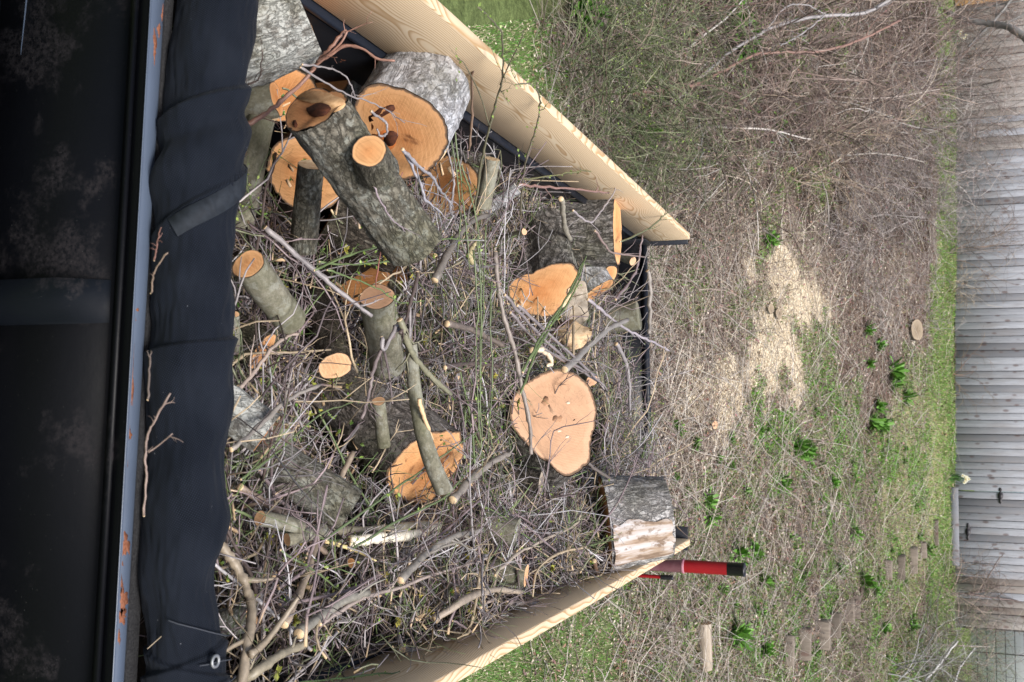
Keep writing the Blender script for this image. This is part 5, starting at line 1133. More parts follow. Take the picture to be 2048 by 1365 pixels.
LAND = [(497, 560, 'by the stubby log at the tarp'), (480, 480, 'at the left tarp edge'), (610, 420, 'by the torn topped narrow log'), (670, 733, 'by the pale round end'), (755, 600, 'by the upright tan topped log'), (700, 640, 'over the middle hollow'), (500, 830, 'by the speckled log'), (600, 960, 'over the dark damp log'), (480, 1150, 'by the thick forked branch'), (600, 1130, 'by the slanting tan stick'), (560, 1300, 'at the lower right of the tarp'), (730, 1250, 'low in the right front brush'), (780, 1070, 'by the white peeled branch'), (850, 930, 'by the broad orange face'), (760, 830, 'on the big brown log'), (850, 480, 'at the long log end'), (870, 600, 'left of the green sheaf'), (960, 620, 'under the green sheaf'), (930, 780, 'below the green sheaf'), (1085, 584, 'by the orange faced furrowed log'), (1140, 460, 'by the leaning orange topped log'), (1010, 400, 'by the frayed stub'), (1110, 730, 'above the largest tan round'), (1112, 900, 'by the largest tan round'), (1040, 980, 'right of the largest tan round'), (1240, 730, 'near the tailgate middle'), (1240, 880, 'near the right of the tailgate'), (1240, 620, 'by the blunt grey log end'), (1180, 1020, 'by the thick rear log'), (1000, 1070, 'by the grey round log'), (1060, 1160, 'by the shorter grey log'), (900, 1130, 'in the right middle brush'), (880, 1230, 'close to the right plank, middle'), (1100, 1190, 'against the right plank, rear'), (940, 1020, 'before the grey round log'), (900, 330, 'over the lower orange round')]
cnt = 0
while cnt < 290:
    L = rng.uniform(.25, .72); P = rnd_path(L, rng.uniform(.02, .20))
    if P is None: continue
    c = pick(); r = .0024 + .0042 * rng.random() ** 1.6 * (.6 if c is CGR else 1); P = spline(P, 2); o0 = P[0].copy(); P = P - o0; m = MB()
    tube1(m, P, r, r * .5, 6, c); shoots(m, P, r, rng.integers(4, 9), .14, c, .65, 3, 1 if (c is CGR or rng.random() < .2) else 0, (.20, .26, .05))
    o = m.build('twig', TWIG, None, True); o.location = o0; q = proj(o0[None])[0]
    mid = proj((P[len(P) // 2] + o0)[None])[0]; ends = proj(np.array([P[0], P[-1]]) + o0); dv = ends[1] - ends[0]; Lp = np.hypot(*dv)
    lm = min(LAND, key=lambda t: math.hypot(t[0] - mid[0], t[1] - mid[1]))[2]
    size = ('long ' if Lp > 190 else 'short ' if Lp < 95 else '') + ('stout ' if r > .0048 else 'slim ' if r < .0034 else '')
    sl = abs(dv[1]) / (abs(dv[0]) + 1e-6); slant = 'lying along the load' if sl < .4 else 'lying across the load' if sl > 2.5 else ('slanting one way' if dv[0] * dv[1] > 0 else 'slanting the other way')
    tag(o, f'{size}{NAMES[c]} twig {slant} {lm}', 'twig', 'loose twigs in the brush pile'); cnt += 1
# the uncountable fine brush below and between
def fine_twigs(n, zlo, zhi, rlo, rhi, Llo, Lhi, cols, hard=.93, dense=None, npt=6):
    Ps = []; 
    x = rng.uniform(XL + .08, XR - .08, n * 6); y = 1.9 + 4.0 * rng.random(n * 6) ** 1.05; z = hs(x, y) + rng.uniform(zlo, zhi, n * 6)
    q = proj(np.stack([x, y, z], 1)); w = wpix(q[:, 0], q[:, 1]) if dense is None else dense(q[:, 0], q[:, 1]); ok = rng.random(n * 6) < w; x, y, z = x[ok][:n * 2], y[ok][:n * 2], z[ok][:n * 2]; n_ = len(x)
    a = rng.uniform(0, 2 * PI, n_); L = rng.uniform(Llo, Lhi, n_); d = np.stack([np.cos(a), np.sin(a), rng.normal(.05, .28, n_)], 1); P = [np.stack([x, y, z], 1)]; cv = rng.normal(0, .11, n_)[:, None]
    for j in range(npt - 1):
        d = d + np.stack([-d[:, 1], d[:, 0], 0 * d[:, 0]], 1) * cv + rng.standard_normal((n_, 3)) * .17 + (rng.random((n_, 1)) < .2) * rng.standard_normal((n_, 3)) * .45; d /= np.linalg.norm(d, axis=1, keepdims=True); P.append(P[-1] + d * (L / (npt - 1))[:, None])
    clump = n2(x, y, 7.5, 9.) > -.30 + .75 * rng.random(n_) * (zhi > .1); P = np.stack(P, 1); P[..., 0] = np.clip(P[..., 0], XL + .06, XR - .06); P[..., 1] = np.clip(P[..., 1], 1.8, 5.91)
    q = proj(P.reshape(-1, 3)).reshape(n_, npt, 2); bad = ~clump
    for (fx, fy, r, k_, dx, dy) in KEEP:
        Lk = math.hypot(dx, dy) + 1e-6; ux, uy = dx / Lk, dy / Lk; dd = q - [fx, fy]; al = dd @ np.array([ux, uy]) / max(.35, k_); ac = dd @ np.array([-uy, ux]); bad |= (np.hypot(al, ac) < r * .95).any(1)
    keep = ~bad | (rng.random(n_) > hard); P = P[keep][:n]; m_ = len(P)
    r = rng.uniform(rlo, rhi, m_); R = r[:, None] * np.linspace(1, .5, npt)[None]; V, Q, T = tubes(P, R, 3, True)
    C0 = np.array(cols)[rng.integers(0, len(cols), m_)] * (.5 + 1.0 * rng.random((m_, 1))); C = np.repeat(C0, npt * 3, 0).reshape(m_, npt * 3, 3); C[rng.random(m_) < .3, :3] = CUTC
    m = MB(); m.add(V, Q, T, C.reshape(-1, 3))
    for rep in range(2):                                   # stiff side forks
        s_ = np.where(rng.random(m_) < .62)[0]; j_ = rng.integers(1, npt - 1, len(s_)); B = P[s_, j_]; Tn = P[s_, j_ + 1] - B; Ln = np.linalg.norm(Tn, axis=1, keepdims=True) + 1e-6; Tn = Tn / Ln
        sd_ = rng.standard_normal(Tn.shape); sd_ -= (sd_ * Tn).sum(1, keepdims=True) * Tn; sd_ /= np.linalg.norm(sd_, axis=1, keepdims=True) + 1e-6; dd_ = Tn * .72 + sd_ * .69; Ls = Ln * (npt - 1) * rng.uniform(.2, .5, (len(s_), 1)); q_ = [B]
        for jj in range(3): dd_ = dd_ + rng.standard_normal(dd_.shape) * .14; dd_ /= np.linalg.norm(dd_, axis=1, keepdims=True); q_.append(q_[-1] + dd_ * Ls / 3)
        q_ = np.stack(q_, 1); q_[..., 0] = np.clip(q_[..., 0], XL + .06, XR - .06); V, Q, T = tubes(q_, (r[s_] * .62)[:, None] * np.linspace(1, .5, 4)[None], 3, True); m.add(V, Q, T, np.repeat(C0[s_], 12, 0))
    return np.concatenate(m.v), np.concatenate(m.q), np.concatenate(m.t), np.concatenate(m.c)
cen = lambda px, py: np.where(px > 780, 1.0, .35) * np.where((px < 930) & (py < 400), .1, 1) * np.where((py > 1000) & (px > 600), 1.5, 1) * .66
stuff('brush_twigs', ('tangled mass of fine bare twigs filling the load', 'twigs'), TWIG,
      [fine_twigs(8000, -.16, .03, .0012, .0038, .08, .42, [tuple(q * .55 for q in CG), tuple(q * .5 for q in CP), tuple(q * .7 for q in CP), CD, tuple(q * .6 for q in CT), CD]),  # deep layer: twig colours darkened to paint the shade low in the pile
       fine_twigs(7000, -.03, .14, .0012, .0038, .06, .28, [tuple(q * 1.25 for q in CG), tuple(q * 1.3 for q in CP), CP, CW, CT, CGR, tuple(q * 1.15 for q in CG)], .97, cen),  # top layer: twig colours lightened as if catching the light
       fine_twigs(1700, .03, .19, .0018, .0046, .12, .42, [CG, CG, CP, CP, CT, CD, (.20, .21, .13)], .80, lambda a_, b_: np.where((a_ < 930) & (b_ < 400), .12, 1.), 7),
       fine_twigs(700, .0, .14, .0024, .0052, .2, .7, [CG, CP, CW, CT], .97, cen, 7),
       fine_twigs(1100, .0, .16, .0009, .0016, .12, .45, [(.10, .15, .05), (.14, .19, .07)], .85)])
def tufts(n, s, cols, k):
    x = rng.uniform(XL + .1, XR - .1, n); y = 1.9 + 4.0 * rng.random(n); z = hs(x, y) + rng.uniform(.0, .16, n); P = np.stack([x, y, z], 1); m = MB(); 
    for c in cols: leafs(m, P[rng.random(n) < 1 / len(cols)], k, s, c)
    return np.concatenate(m.v), np.concatenate(m.q), None, np.concatenate(m.c)
stuff('bud_leaves', ('tiny yellow green leaf buds scattered through the brush', 'leaf buds'), LEAF, [tufts(900, .011, [(.30, .26, .05), (.16, .26, .05), (.10, .20, .04)], 6), tufts(260, .017, [(.34, .30, .06), (.26, .28, .06)], 9)])
def wchips(n):
    x = rng.uniform(XL + .1, XR - .1, n); y = 1.9 + 4.0 * rng.random(n); P = np.stack([x, y, hs(x, y) + rng.uniform(-.05, .12, n)], 1); s = rng.uniform(.004, .016, (n, 1)); u = rng.standard_normal((n, 3)); u /= np.linalg.norm(u, axis=1, keepdims=True); v = np.cross(u, rng.standard_normal((n, 3))); v /= np.linalg.norm(v, axis=1, keepdims=True); w = np.cross(u, v)
    V = np.stack([P + (a * u * 1.5 + b * v * .5 + c * w * .18) * s for a in (-1, 1) for b in (-1, 1) for c in (-1, 1)], 1).reshape(-1, 3); i = np.arange(n)[:, None] * 8
    Q = np.concatenate([i + np.array(f) for f in ((0, 1, 3, 2), (4, 6, 7, 5), (0, 4, 5, 1), (2, 3, 7, 6), (0, 2, 6, 4), (1, 5, 7, 3))])
    return V, Q, None, np.repeat(np.array([.62, .44, .27]) * (.7 + .5 * rng.random((n, 1))), 8, 0)
stuff('wood_chips', ('pale splinters and chips caught among the twigs', 'wood chips'), LITTER, [wchips(650)])
# ------------------------------------------------------------------ shrubs, weeds and odd things on the slope
def grow(base, d0, L, r, npt, wig, grav, col):
    n = len(base); P = [base]; d = d0.copy()
    for j in range(npt - 1):
        d = d + rng.standard_normal((n, 3)) * wig + np.array([0, 0, grav]); d /= np.linalg.norm(d, axis=1, keepdims=True); P.append(P[-1] + d * (L / (npt - 1))[:, None])
    return np.stack(P, 1)
def side_dirs(T, ang):
    s = rng.standard_normal(T.shape); s -= (s * T).sum(1, keepdims=True) * T; s /= np.linalg.norm(s, axis=1, keepdims=True) + 1e-9; return T * np.cos(ang)[:, None] + s * np.sin(ang)[:, None]
def shrub(label, px, py, h, spread, ns, n1, n2_, cols, lean=(0, 0, 0), r=.009, grav=-.05, cat='shrub', name='shrub', leaf=0, lcol=(.2, .28, .06), group=None, base_r=.25, wig=.14, fine=.0033):
    g = G(px, py); e = empty(name, g, label, cat, group)
    b = np.column_stack([rng.normal(0, base_r, ns), rng.normal(0, base_r, ns), np.zeros(ns)]); b[:, 2] = terr(b[:, 0] + g[0], b[:, 1] + g[1]) - g[2] - .03
    a = rng.random(ns) * 6.283; t = spread * np.sqrt(rng.random(ns)); d = np.stack([np.cos(a) * np.sin(t), np.sin(a) * np.sin(t), np.cos(t)], 1) + np.array(lean); d /= np.linalg.norm(d, axis=1, keepdims=True)
    L = h * rng.uniform(.6, 1.15, ns); P0 = grow(b, d, L, r, 9, wig, grav, None)
    def sub(P, k, f0, f1, ang, npt, gv_):
        n, m, _ = P.shape; idx = np.repeat(np.arange(n), k); j = rng.integers(2, m - 1, len(idx)); fr = rng.random(len(idx))[:, None]
        B = P[idx, j] * (1 - fr) + P[idx, j + 1 - (j + 1 >= m)] * fr; T = P[idx, np.minimum(j + 1, m - 1)] - P[idx, j]; T /= np.linalg.norm(T, axis=1, keepdims=True) + 1e-9
        PL = np.linalg.norm(P[:, -1] - P[:, 0], axis=1)[idx]; return grow(B, side_dirs(T, rng.normal(ang, .2, len(idx))), PL * rng.uniform(f0, f1, len(idx)), 0, npt, .2, gv_, None)
    P1 = sub(P0, n1, .3, .7, .6, 7, grav); P2 = sub(P1, max(2, int(n2_ * .62)), .3, .8, .7, 5, grav * .6)
    def addt(m, P, r_, k, c):
        n, q, _ = P.shape
        gz_ = terr(P[..., 0] + g[0], P[..., 1] + g[1]) - g[2] + .01; P = P.copy(); P[..., 2] = np.maximum(P[..., 2], gz_)
        wy = FY - .06 - g[1]; P[..., 1] = np.minimum(P[..., 1], wy)
        R = (r_ * rng.uniform(.6, 1.2, n))[:, None] * np.linspace(1, .45, q)[None]; V, Q, T = tubes(P, R, k, False); C = np.array(c)[rng.integers(0, len(c), n)] * (.25 + 1.05 * rng.random((n, 1))); m.add(V, Q, T, np.repeat(C, q * k, 0))
    if ns <= 16:
        for q_ in range(ns): m = MB(); addt(m, P0[q_:q_ + 1], r, 5, cols); m.build('stem', TWIG, e, True)
    else:
        m = MB(); addt(m, P0, r, 5, cols); o = m.build('stems', TWIG, e, True); o['kind'] = 'stuff'
    m = MB(); addt(m, P1, max(fine * 1.3, r * .42), 3, cols); addt(m, P2, fine, 3, cols); o = m.build('twigs', TWIG, e, False); o['kind'] = 'stuff'
    if leaf:
        m = MB(); pts = P2[:, 2:].reshape(-1, 3); pts = pts[rng.random(len(pts)) < .35]; leafs(m, pts, leaf, .016, lcol); o = m.build('leaves', LEAF, e); o['kind'] = 'stuff'
    return e
GB = [(0.317, 0.242, 0.193), (0.244, 0.176, 0.146), (0.402, 0.319, 0.271), (0.207, 0.132, 0.115)]
TB = [(0.486, 0.378, 0.27), (0.378, 0.284, 0.216), (0.567, 0.486, 0.392)]
GG = [(0.153, 0.189, 0.084), (0.204, 0.23, 0.12), (0.255, 0.257, 0.156), (0.115, 0.149, 0.06)]
GY = [(0.387, 0.34, 0.315), (0.31, 0.252, 0.239), (0.49, 0.441, 0.416)]
shrub('green stemmed broom thicket just beyond the left pine plank', 1165, 150, 1.1, 1.1, 46, 6, 6, GG, leaf=1, base_r=.45, r=.005)
shrub('green twiggy thicket beyond the broom, nearer the photo\'s upper edge', 1260, 60, 1.2, 1.1, 46, 6, 6, GG + GB[:1], leaf=1, base_r=.5, r=.005)
shrub('low greenish bramble tangle left of the plank\'s middle', 1210, 260, .8, 1.3, 36, 6, 6, GG + GB, leaf=1, base_r=.45, r=.005)
shrub('grey arching bramble behind the broom thickets', 1330, 180, 1.2, 1.2, 36, 6, 6, GB + GG[:1], base_r=.5, r=.006, grav=-.12)
shrub('dry tan bramble close beyond the far end of the left plank', 1330, 350, .8, 1.3, 30, 6, 5, TB + GB, base_r=.45, r=.005, grav=-.14)
shrub('tall brown bare shrub at the upper edge with grey side twigs', 1430, 60, 1.6, .9, 30, 7, 7, GB, base_r=.5, grav=-.08)
shrub('arching tan caned bramble in the middle of the thicket', 1470, 290, 1.3, 1.2, 34, 6, 6, TB + GB, base_r=.5, r=.006, grav=-.16)
shrub('dense brown bare shrub above the tan caned bramble', 1560, 180, 1.7, 1.0, 34, 7, 7, GB, base_r=.55, grav=-.08)
shrub('upright bundle of pale canes in the thicket', 1590, 330, 1.2, .6, 26, 4, 5, TB, base_r=.2, r=.008, grav=-.05)
shrub('dark bare shrub at the upper edge behind the curved grey tree stem', 1640, 60, 1.9, .9, 34, 7, 7, GB, base_r=.6, grav=-.06)
shrub('grey fine twigged shrub in front of the fence, left part', 1700, 200, 1.8, .9, 34, 8, 8, GY + GB, base_r=.5, grav=-.05, leaf=1, lcol=(.32, .20, .05))
shrub('silvery fine twigged shrub spreading low beneath the fence', 1740, 330, 1.3, 1.2, 40, 8, 8, GY, base_r=.5, r=.006, grav=-.06)
shrub('silvery low shrub beside the sawdust heap', 1690, 440, .9, 1.3, 34, 7, 7, GY, base_r=.45, r=.005, grav=-.08)
shrub('tall bare shrub against the fence with reddish buds, at the far left', 1850, 110, 2.0, .7, 30, 7, 7, GB, base_r=.5, leaf=1, lcol=(.34, .18, .05))
shrub('mid grey bare shrub against the fence left of the grassy strip', 1870, 260, 1.6, .8, 30, 8, 8, GY, base_r=.4, leaf=1, lcol=(.30, .12, .07))
shrub('low wispy shrub at the fence foot above the silvery ones', 1868, 400, 1.0, .9, 24, 7, 7, GY, base_r=.35, r=.005)
shrub('thin brown sapling fanning up the fence boards', 1900, 505, 1.3, .45, 12, 6, 6, [(.22, .15, .11), (.30, .22, .17)], base_r=.08, r=.006, lean=(-.25, 0, 0))
shrub('fine straw coloured whips on the fence right of the thin sapling', 1900, 580, .8, .7, 12, 5, 5, TB, base_r=.1, r=.004)
shrub('small arching rose cane bush against the fence at mid photo', 1903, 747, .95, 1.1, 9, 3, 3, [(.22, .13, .09), (.28, .2, .12)], base_r=.05, r=.006, grav=-.10, leaf=1, lcol=(.25, .22, .06))
shrub('bare dark shrub against the fence right of the gate', 1895, 1190, 1.3, .9, 16, 6, 6, GB, base_r=.25, r=.008)
shrub('green brown thicket below the pale shed', 1850, 1310, 1.4, 1.1, 44, 8, 8, GG + GB, base_r=.5, leaf=1)
shrub('grey lichen barked shrub at the lower right corner', 1800, 1345, 1.4, .7, 16, 6, 6, [(.38, .37, .36), (.28, .27, .25)], base_r=.3, r=.011)
shrub('low pile of brown bramble below the old timbers', 1690, 1330, .7, 1.3, 30, 7, 6, GB, base_r=.5, r=.005, grav=-.14)
shrub('collapsed brown stalks heaped right of the red ram', 1620, 1060, .55, 1.45, 46, 6, 5, GB + TB[:1], base_r=.5, r=.004, grav=-.16)
shrub('second patch of collapsed brown stalks nearer the fence', 1710, 980, .5, 1.45, 40, 6, 5, GB + TB[:1], base_r=.5, r=.004, grav=-.16)
shrub('pale dead stalks matted left of the old timbers', 1650, 1120, .45, 1.45, 36, 5, 5, GY + TB[:1], base_r=.45, r=.004, grav=-.18)
shrub('dry tangle behind the right pine plank', 1330, 1180, .45, 1.4, 36, 6, 5, GB + GY[:1], base_r=.4, r=.004, grav=-.18)
shrub('dry tangle lower down behind the right pine plank', 1340, 1320, .45, 1.4, 36, 6, 5, GB + GY[:1], base_r=.45, r=.004, grav=-.18)
shrub('pale branching dead stems near the grassy strip', 1760, 640, .8, 1.4, 16, 5, 5, [(.42, .38, .36), (.30, .25, .22)], base_r=.5, r=.006, grav=-.12)
shrub('thin dead twigs above the sawdust heap', 1840, 590, .6, 1.3, 26, 6, 5, GY, base_r=.6, r=.004, grav=-.10)

GL = [(.42, .39, .36), (.34, .29, .26), (.50, .46, .42), (.26, .20, .17)]
shrub('thick arching grey caned shrub in the heart of the thicket', 1400, 240, 1.5, 1.0, 14, 4, 4, GL, base_r=.3, r=.013, grav=-.11)
shrub('thick arching brown caned shrub behind the reddish stem', 1520, 120, 1.9, .9, 14, 4, 4, [(.28, .20, .16), (.36, .28, .23)], base_r=.35, r=.014, grav=-.10)
shrub('thick silvery caned shrub midway to the fence', 1640, 260, 1.8, .9, 14, 4, 4, GL, base_r=.35, r=.014, grav=-.09)
shrub('tall dark caned shrub nearest the top left of the fence', 1780, 170, 2.2, .7, 14, 4, 4, [(.16, .12, .10), (.30, .25, .22)], base_r=.4, r=.014, grav=-.06)
shrub('dark caned low shrub beside the plank end', 1290, 310, .9, 1.1, 12, 4, 4, [(.18, .14, .11), (.36, .32, .27)], base_r=.25, r=.009, grav=-.14)
# leaning trees crossing the thicket: stems placed in depth
def stem_tree(label, paths, col, name='young_tree', cat='tree'):
    first = atd(paths[0][0][0][0], paths[0][0][0][1], paths[0][1][0]); e = empty(name, first, label, cat)
    for (pts, Dd, r0, r1, nm) in paths:
        Ds = np.linspace(Dd[0], Dd[1], len(pts)); P = spline(np.array([atd(x, y, d_) for (x, y), d_ in zip(pts, Ds)]), 7) - first; Dm = sum(Dd) / 2
        P += rng.standard_normal(P.shape) * .004; m = MB(); tube1(m, P, r0 * Dm / FP, r1 * Dm / FP, 8, col, False, .05); shoots(m, P, r1 * .8 * Dm / FP, 5, .5, col, .6, 3)
        m.build(nm, TWIG, e, True)
    return e
CUT_OLD = mat_cut('cut_weathered', (.20, .15, .10), (.27, .215, .15), .5, (.06, .05, .035), .2)
gA = G(1395, 165); gB = G(1185, 285)
stem_tree('smooth grey stem arching right through the top of the thicket', [([(1388, 168), (1450, 112), (1520, 68), (1580, 45), (1650, 32), (1730, 26), (1785, -4)], (depth(gA), depth(gA) + .6), 3.2, 3.6, 'trunk'), ([(1530, 62), (1570, 16), (1610, 10), (1650, 28)], (depth(gA) + .2, depth(gA) + .4), 1.8, 1.4, 'limb'), ([(1648, 34), (1600, 70), (1560, 92)], (depth(gA) + .3, depth(gA)), 1.8, 1.2, 'limb')], (.30, .28, .28))
stem_tree('reddish brown stem curving from the plank through the thicket', [([(1188, 285), (1210, 238), (1255, 192), (1320, 182), (1395, 168), (1450, 140), (1520, 108), (1640, 103), (1720, 80), (1800, 40)], (depth(gB), depth(gB) + 2.5), 3.6, 2.6, 'trunk')], (.24, .14, .11))
stem_tree('grey tree limb sloping down across the top of the fence', [([(1890, 22), (1925, 38), (1980, 48), (2020, 56), (2070, 90)], (18.5, 17.5), 4.5, 8, 'trunk'), ([(1935, 95), (1960, 68), (1990, 40), (2030, -10)], (18.4, 18), 2.2, 3, 'limb'), ([(1930, 20), (1980, 14), (2050, 0)], (18.4, 18), 2, 1.5, 'limb')], (.22, .21, .20))
stem_tree('dark branching sapling in front of the fence right of the gate', [([(1830, 1212), (1900, 1190), (1960, 1184), (2000, 1172)], (20.5, 20.6), 2.2, 1.6, 'trunk'), ([(1935, 1188), (1990, 1196), (2060, 1206)], (20.5, 20.5), 2.4, 1.6, 'limb'), ([(1960, 1186), (1990, 1130), (2005, 1110)], (20.5, 20.5), 1.2, .8, 'limb')], (.13, .09, .08))
stem_tree('whitish lichened stem rising at the lower right corner', [([(1850, 1362), (1885, 1320), (1915, 1282)], (17, 17.2), 3, 2, 'trunk'), ([(1910, 1365), (1920, 1335), (1950, 1296)], (17.3, 17.5), 2.4, 1.4, 'limb')], (.45, .44, .43))

# leafy green weeds
def weed(label, px, py, s, group=None, col=(.12, .27, .04)):
    g = G(px, py); g[2] = float(terr(g[0], g[1])); m = MB(); n = 46
    for i in range(n):
        a = rng.random() * 6.283; t = rng.uniform(.2, 1.25); L = s * rng.uniform(.6, 1.1); d = np.array([math.cos(a) * math.sin(t), math.sin(a) * math.sin(t), math.cos(t)]); sd = np.array([-math.sin(a), math.cos(a), 0]) * L * .085; dn = np.array([0, 0, -.35 * L * math.sin(t)])
        b0 = np.array([rng.normal(0, s * .12), rng.normal(0, s * .12), 0.]); p1 = b0 + d * L * .45; p2 = b0 + d * L * .8 + dn * .5; p3 = b0 + d * L + dn; up = np.array([0, 0, .02 * L])
        c = np.array(col) * rng.uniform(.65, 1.4) 
        m.add([b0 - sd * .2, b0 + sd * .2, p1 + sd + up, p1, p1 - sd + up, p2 + sd * .8, p2, p2 - sd * .8, p3], [(0, 1, 2, 3), (3, 2, 5, 6), (4, 3, 6, 7)], [(0, 3, 4), (6, 5, 8), (7, 6, 8)], np.tile(c, (9, 1)))
    o = m.build('leafy_weed', LEAF); o.location = g; return tag(o, label, 'plant', group)
WD = [(1530, 480, .20, 'lone broad green weed at the left of the sawdust heap'), (1752, 690, .2, 'green lily tuft highest to the left of the bright row'), (1730, 660, .17, 'small green tuft just left of the bright lily row'), (1735, 730, .15, 'faint tuft beside the bright lily row'),
      (1778, 742, .30, 'brightest big green lily tuft in the row above the grass patch'), (1782, 765, .26, 'bright tuft touching the brightest one'), (1805, 795, .24, 'green lily tuft nearest the grass patch'), (1752, 812, .2, 'green tuft below the bright row on the brown litter'), (1738, 845, .26, 'wide green tuft at the lower end of the bright row'), (1758, 850, .24, 'twin of the wide tuft, nearer the fence'),
      (1585, 895, .26, 'dark leafy clump below the sawdust'), (1610, 905, .2, 'small leafy clump beside the dark one'), (1558, 968, .18, 'single leafy rosette in the green slope'), (1408, 1000, .17, 'rosette beyond the tailgate by the thick rear log'), (1412, 1035, .16, 'rosette just behind the thick rear log'), (1700, 1065, .2, 'leafy tuft among the collapsed stalks'), (1722, 1165, .26, 'big tuft with broad leaves right of the old timbers\' middle'), (1675, 1135, .16, 'little tuft below the collapsed stalks'),
      (1745, 1180, .18, 'tuft touching the big broad leaved one'), (1460, 1270, .24, 'tuft beside the cut log on the ground'), (1482, 1262, .16, 'small tuft beside that tuft'), (1520, 1300, .2, 'tuft lowest on the green slope'), (1500, 1100, .16, 'tuft left of the tip of the red ram'), (1470, 1110, .18, 'tuft beside the black end of the red ram'), (1520, 1160, .15, 'tuft right of the black end of the red ram'), (1820, 1250, .2, 'tuft between the old timbers and the green thicket'), (1760, 1255, .2, 'tuft on the dark ground by the green thicket'), (1848, 1100, .24, 'ivy like tuft near the gate timber'),
      (1460, 40, .3, 'green plant under the curved grey stem'), (1475, 90, .32, 'larger green plant with white flowers below the curved stem'), (1500, 70, .22, 'green plant between the curved stem and its limb'), (1550, 240, .2, 'green sprig within the thicket'), (1270, 265, .24, 'ivy clump under the reddish curving stem'), (1150, 22, .3, 'bright green clump at the photo\'s upper edge'), (1660, 965, .15, 'low tuft beyond the collapsed stalks')]
for w_ in WD: weed(w_[3], w_[0], w_[1], w_[2] * 1.15)
k_ = 0
while k_ < 90:
    px, py = rng.uniform(1330, 1850), rng.uniform(820, 1360)
    lm = min(((1400, 850, 'near the pale little disc'), (1420, 1010, 'beyond the thick rear log'), (1480, 1130, 'around the red ram'), (1590, 880, 'below the sawdust heap'), (1570, 980, 'in the middle green slope'), (1620, 1080, 'among the collapsed stalks'), (1740, 960, 'below the grass patch'), (1830, 900, 'in the grass patch'), (1800, 1080, 'by the upper step timbers'), (1700, 1200, 'by the middle step timbers'), (1600, 1260, 'by the lowest timbers'), (1450, 1250, 'by the peeled ground log'), (1400, 1330, 'at the lower edge behind the plank'), (1530, 1340, 'at the bottom of the slope'), (1800, 1270, 'by the green brown thicket'), (1700, 860, 'by the lily row')), key=lambda t: math.hypot(t[0] - px, t[1] - py))[2]
    sz = rng.uniform(.07, .13); weed(('tiny' if sz < .088 else 'small' if sz < .11 else 'fuller') + ' green rosette ' + lm, px, py, sz, 'small rosettes on the right half of the slope', (.13, .26, .05)); k_ += 1

# daffodils
def daffodils(label, px, py, nf, s=1.0):
    g = aty(px, py, 22.55); g[2] = float(terr(g[0], g[1])); e = empty('daffodil_clump', g, label, 'flowers'); P = np.column_stack([rng.normal(0, .06, 70), rng.normal(0, .05, 70), np.zeros(70)])
    V, Q, T, C = blades(P, .24 * s, .014, .5, (.09, .21, .05), .5, seg=3); m = MB(); m.add(V, Q, T, C); o = m.build('leaves', LEAF, e); o['kind'] = 'stuff'
    for i in range(nf):
        c = np.array([rng.uniform(-.11, .11), -.04 + rng.uniform(-.04, .02), rng.uniform(.22, .36) * s]); m = MB(); V, Q, T = tubes(np.array([[[c[0] * .4, c[1] * .4, 0], c * [.8, .8, .6], c]]), np.full((1, 3), .004), 3); m.add(V, Q, T, np.tile((.09, .2, .05), (len(V), 1)))
        f = m.build('stem', LEAF, e); m = MB()
        for q in range(6):
            a = q * PI / 3 + rng.random() * .3; u = np.array([math.cos(a), 0, math.sin(a)]); v = np.array([-math.sin(a), 0, math.cos(a)]); m.add([c, c + u * .022 + v * .013 - [0, .004, 0], c + u * .042 - [0, .002, 0], c + u * .022 - v * .013 - [0, .004, 0]], [(0, 1, 2, 3)], None, np.tile((.85, .85, .72), (4, 1)))
        th = np.linspace(0, 2 * PI, 9)[:-1]; V = np.array([c + [r_ * math.cos(t), y_, r_ * math.sin(t)] for r_, y_ in ((.008, -.003), (.014, -.018)) for t in th]); m.add(V, [(j, (j + 1) % 8, (j + 1) % 8 + 8, j + 8) for j in range(8)], None, np.tile((.75, .55, .04), (16, 1)))
        m.build('flower', LEAF, f)
    return e
daffodils('clump of white daffodils with yellow cups at the fence beside the gate', 1905, 955, 9)
daffodils('second daffodil clump by the fence behind the tall shrub at the upper left', 1890, 75, 7, .9)

# stump, cut log, discs
def ground_log(label, px, py, L, r, ang, bark, cut, upright=False, name='log', cat='log'):
    g = G(px, py); g[2] = float(terr(g[0], g[1])); V, Q, _ = log_mesh(L, r, r * .95, px * .01, 30, 14, .08, (0, 0), (0, 0), (), r * .05); o = link(name, mesh_from(name, V.reshape(-1, 3), Q, None, None, True), bark)
    if upright: o.matrix_world = Matrix.Translation(Vector(g) + Vector((0, 0, L))) @ Matrix.Rotation(PI + .5, 4, 'X')
    else: o.matrix_world = Matrix.Translation(Vector(g) + Vector((0, 0, r * .7))) @ Matrix.Rotation(ang, 4, 'Z') @ Matrix.Rotation(PI / 2, 4, 'Y')
    for i, fl in ((0, False), (-1, True)):
        v, q, c = cap(V[i], 0, fl, .001, 1, 4); m = MB(); m.add(v, q, None, c); m.build('cut_face', cut, o)
    return tag(o, label, cat)
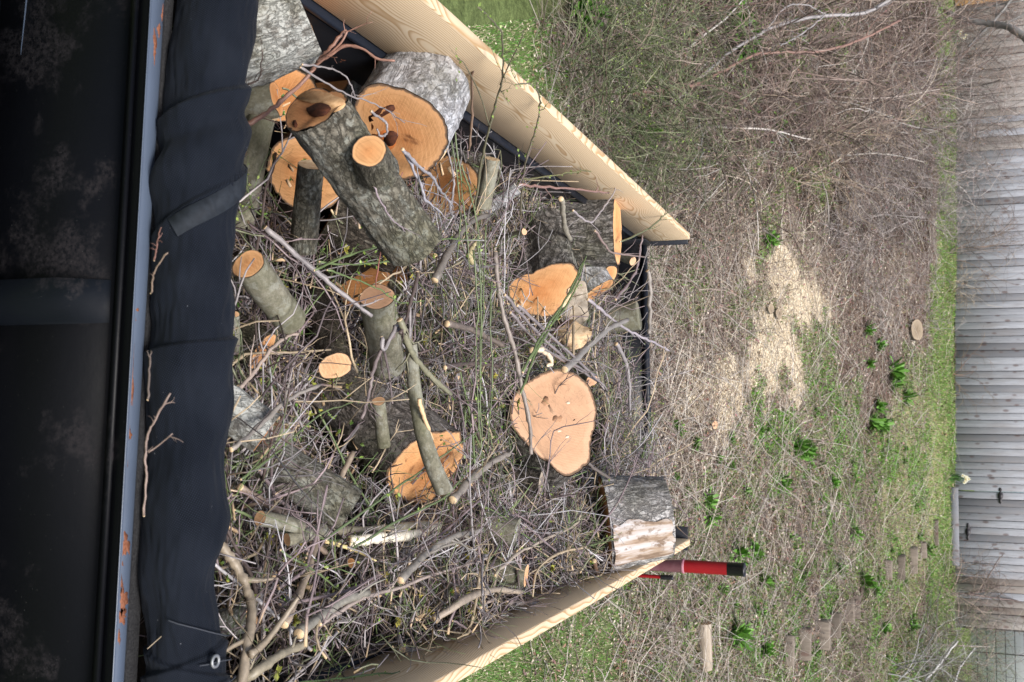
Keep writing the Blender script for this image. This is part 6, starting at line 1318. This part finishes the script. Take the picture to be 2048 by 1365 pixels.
ground_log('old sawn stump with a weathered tan top just below the fence', 1818, 660, .14, .20, 0, BARK_GREY, CUT_OLD, True, 'tree_stump', 'stump')
ground_log('short peeled pale log lying on the ground at the right, below the red ram', 1398, 1245, .46, .075, .1, SPLIT_GREYTAN, CUT_TAN)
ground_log('small cut disc at the edge of the sawdust heap', 1532, 618, .06, .06, 1.2, BARK_GREY, CUT_OLD, True)
ground_log('second cut disc touching the first at the sawdust heap', 1548, 628, .06, .065, 1.2, BARK_GREY, CUT_OLD, True)
ground_log('pale little disc lying alone in the sawdust near the tailgate', 1422, 850, .04, .045, 1.2, BARK_GREY, CUT_PALE, True)
# old timbers edging a step across the slope
def tie(label, x0, y0, x1, y1, w):
    a, c = G(x0, y0), G(x1, y1); L = np.hypot(*(c - a)[:2]); m = MB(); m.box(-L / 2, L / 2, -w / 2, w / 2, -.12, w * .6 + .035, .012); m.v[0][:] += .014 * np.stack([vnoise(m.v[0] * 9 + x0, 1.0), vnoise(m.v[0] * 9 + y0, 1.0), vnoise(m.v[0] * 9 + 3, 1.0)], 1); o = m.build('old_timber', TIE_W)
    mid = (a + c) / 2; o.location = mid; o.location.z = (terr(a[0], a[1]) + terr(c[0], c[1])) / 2; o.rotation_euler = (random.uniform(-.06, .06), -math.atan2(float(terr(c[0], c[1]) - terr(a[0], a[1])), L), math.atan2(c[1] - a[1], c[0] - a[0])); return tag(o, label, 'timber', 'old timbers stepping across the slope')
for t in [('old timber beam at the lower end of the stepped row', 1600, 1255, 1600, 1320, .17), ('narrow old timber beside the lowest one', 1570, 1270, 1570, 1330, .12), ('broad mossy timber in the lower step', 1636, 1240, 1636, 1296, .20), ('old timber between the two steps', 1660, 1225, 1660, 1275, .18), ('old timber of the middle step, lower edge', 1690, 1200, 1690, 1245, .16), ('upper timber of the middle step', 1706, 1190, 1706, 1238, .12), ('thin timber past the middle step', 1770, 1120, 1770, 1160, .13), ('dark timber of the upper step', 1795, 1110, 1795, 1155, .15), ('upper step timber nearest the gate', 1820, 1095, 1820, 1145, .15), ('last short timber at the top of the row', 1840, 1085, 1842, 1115, .12)]: tie(*t)
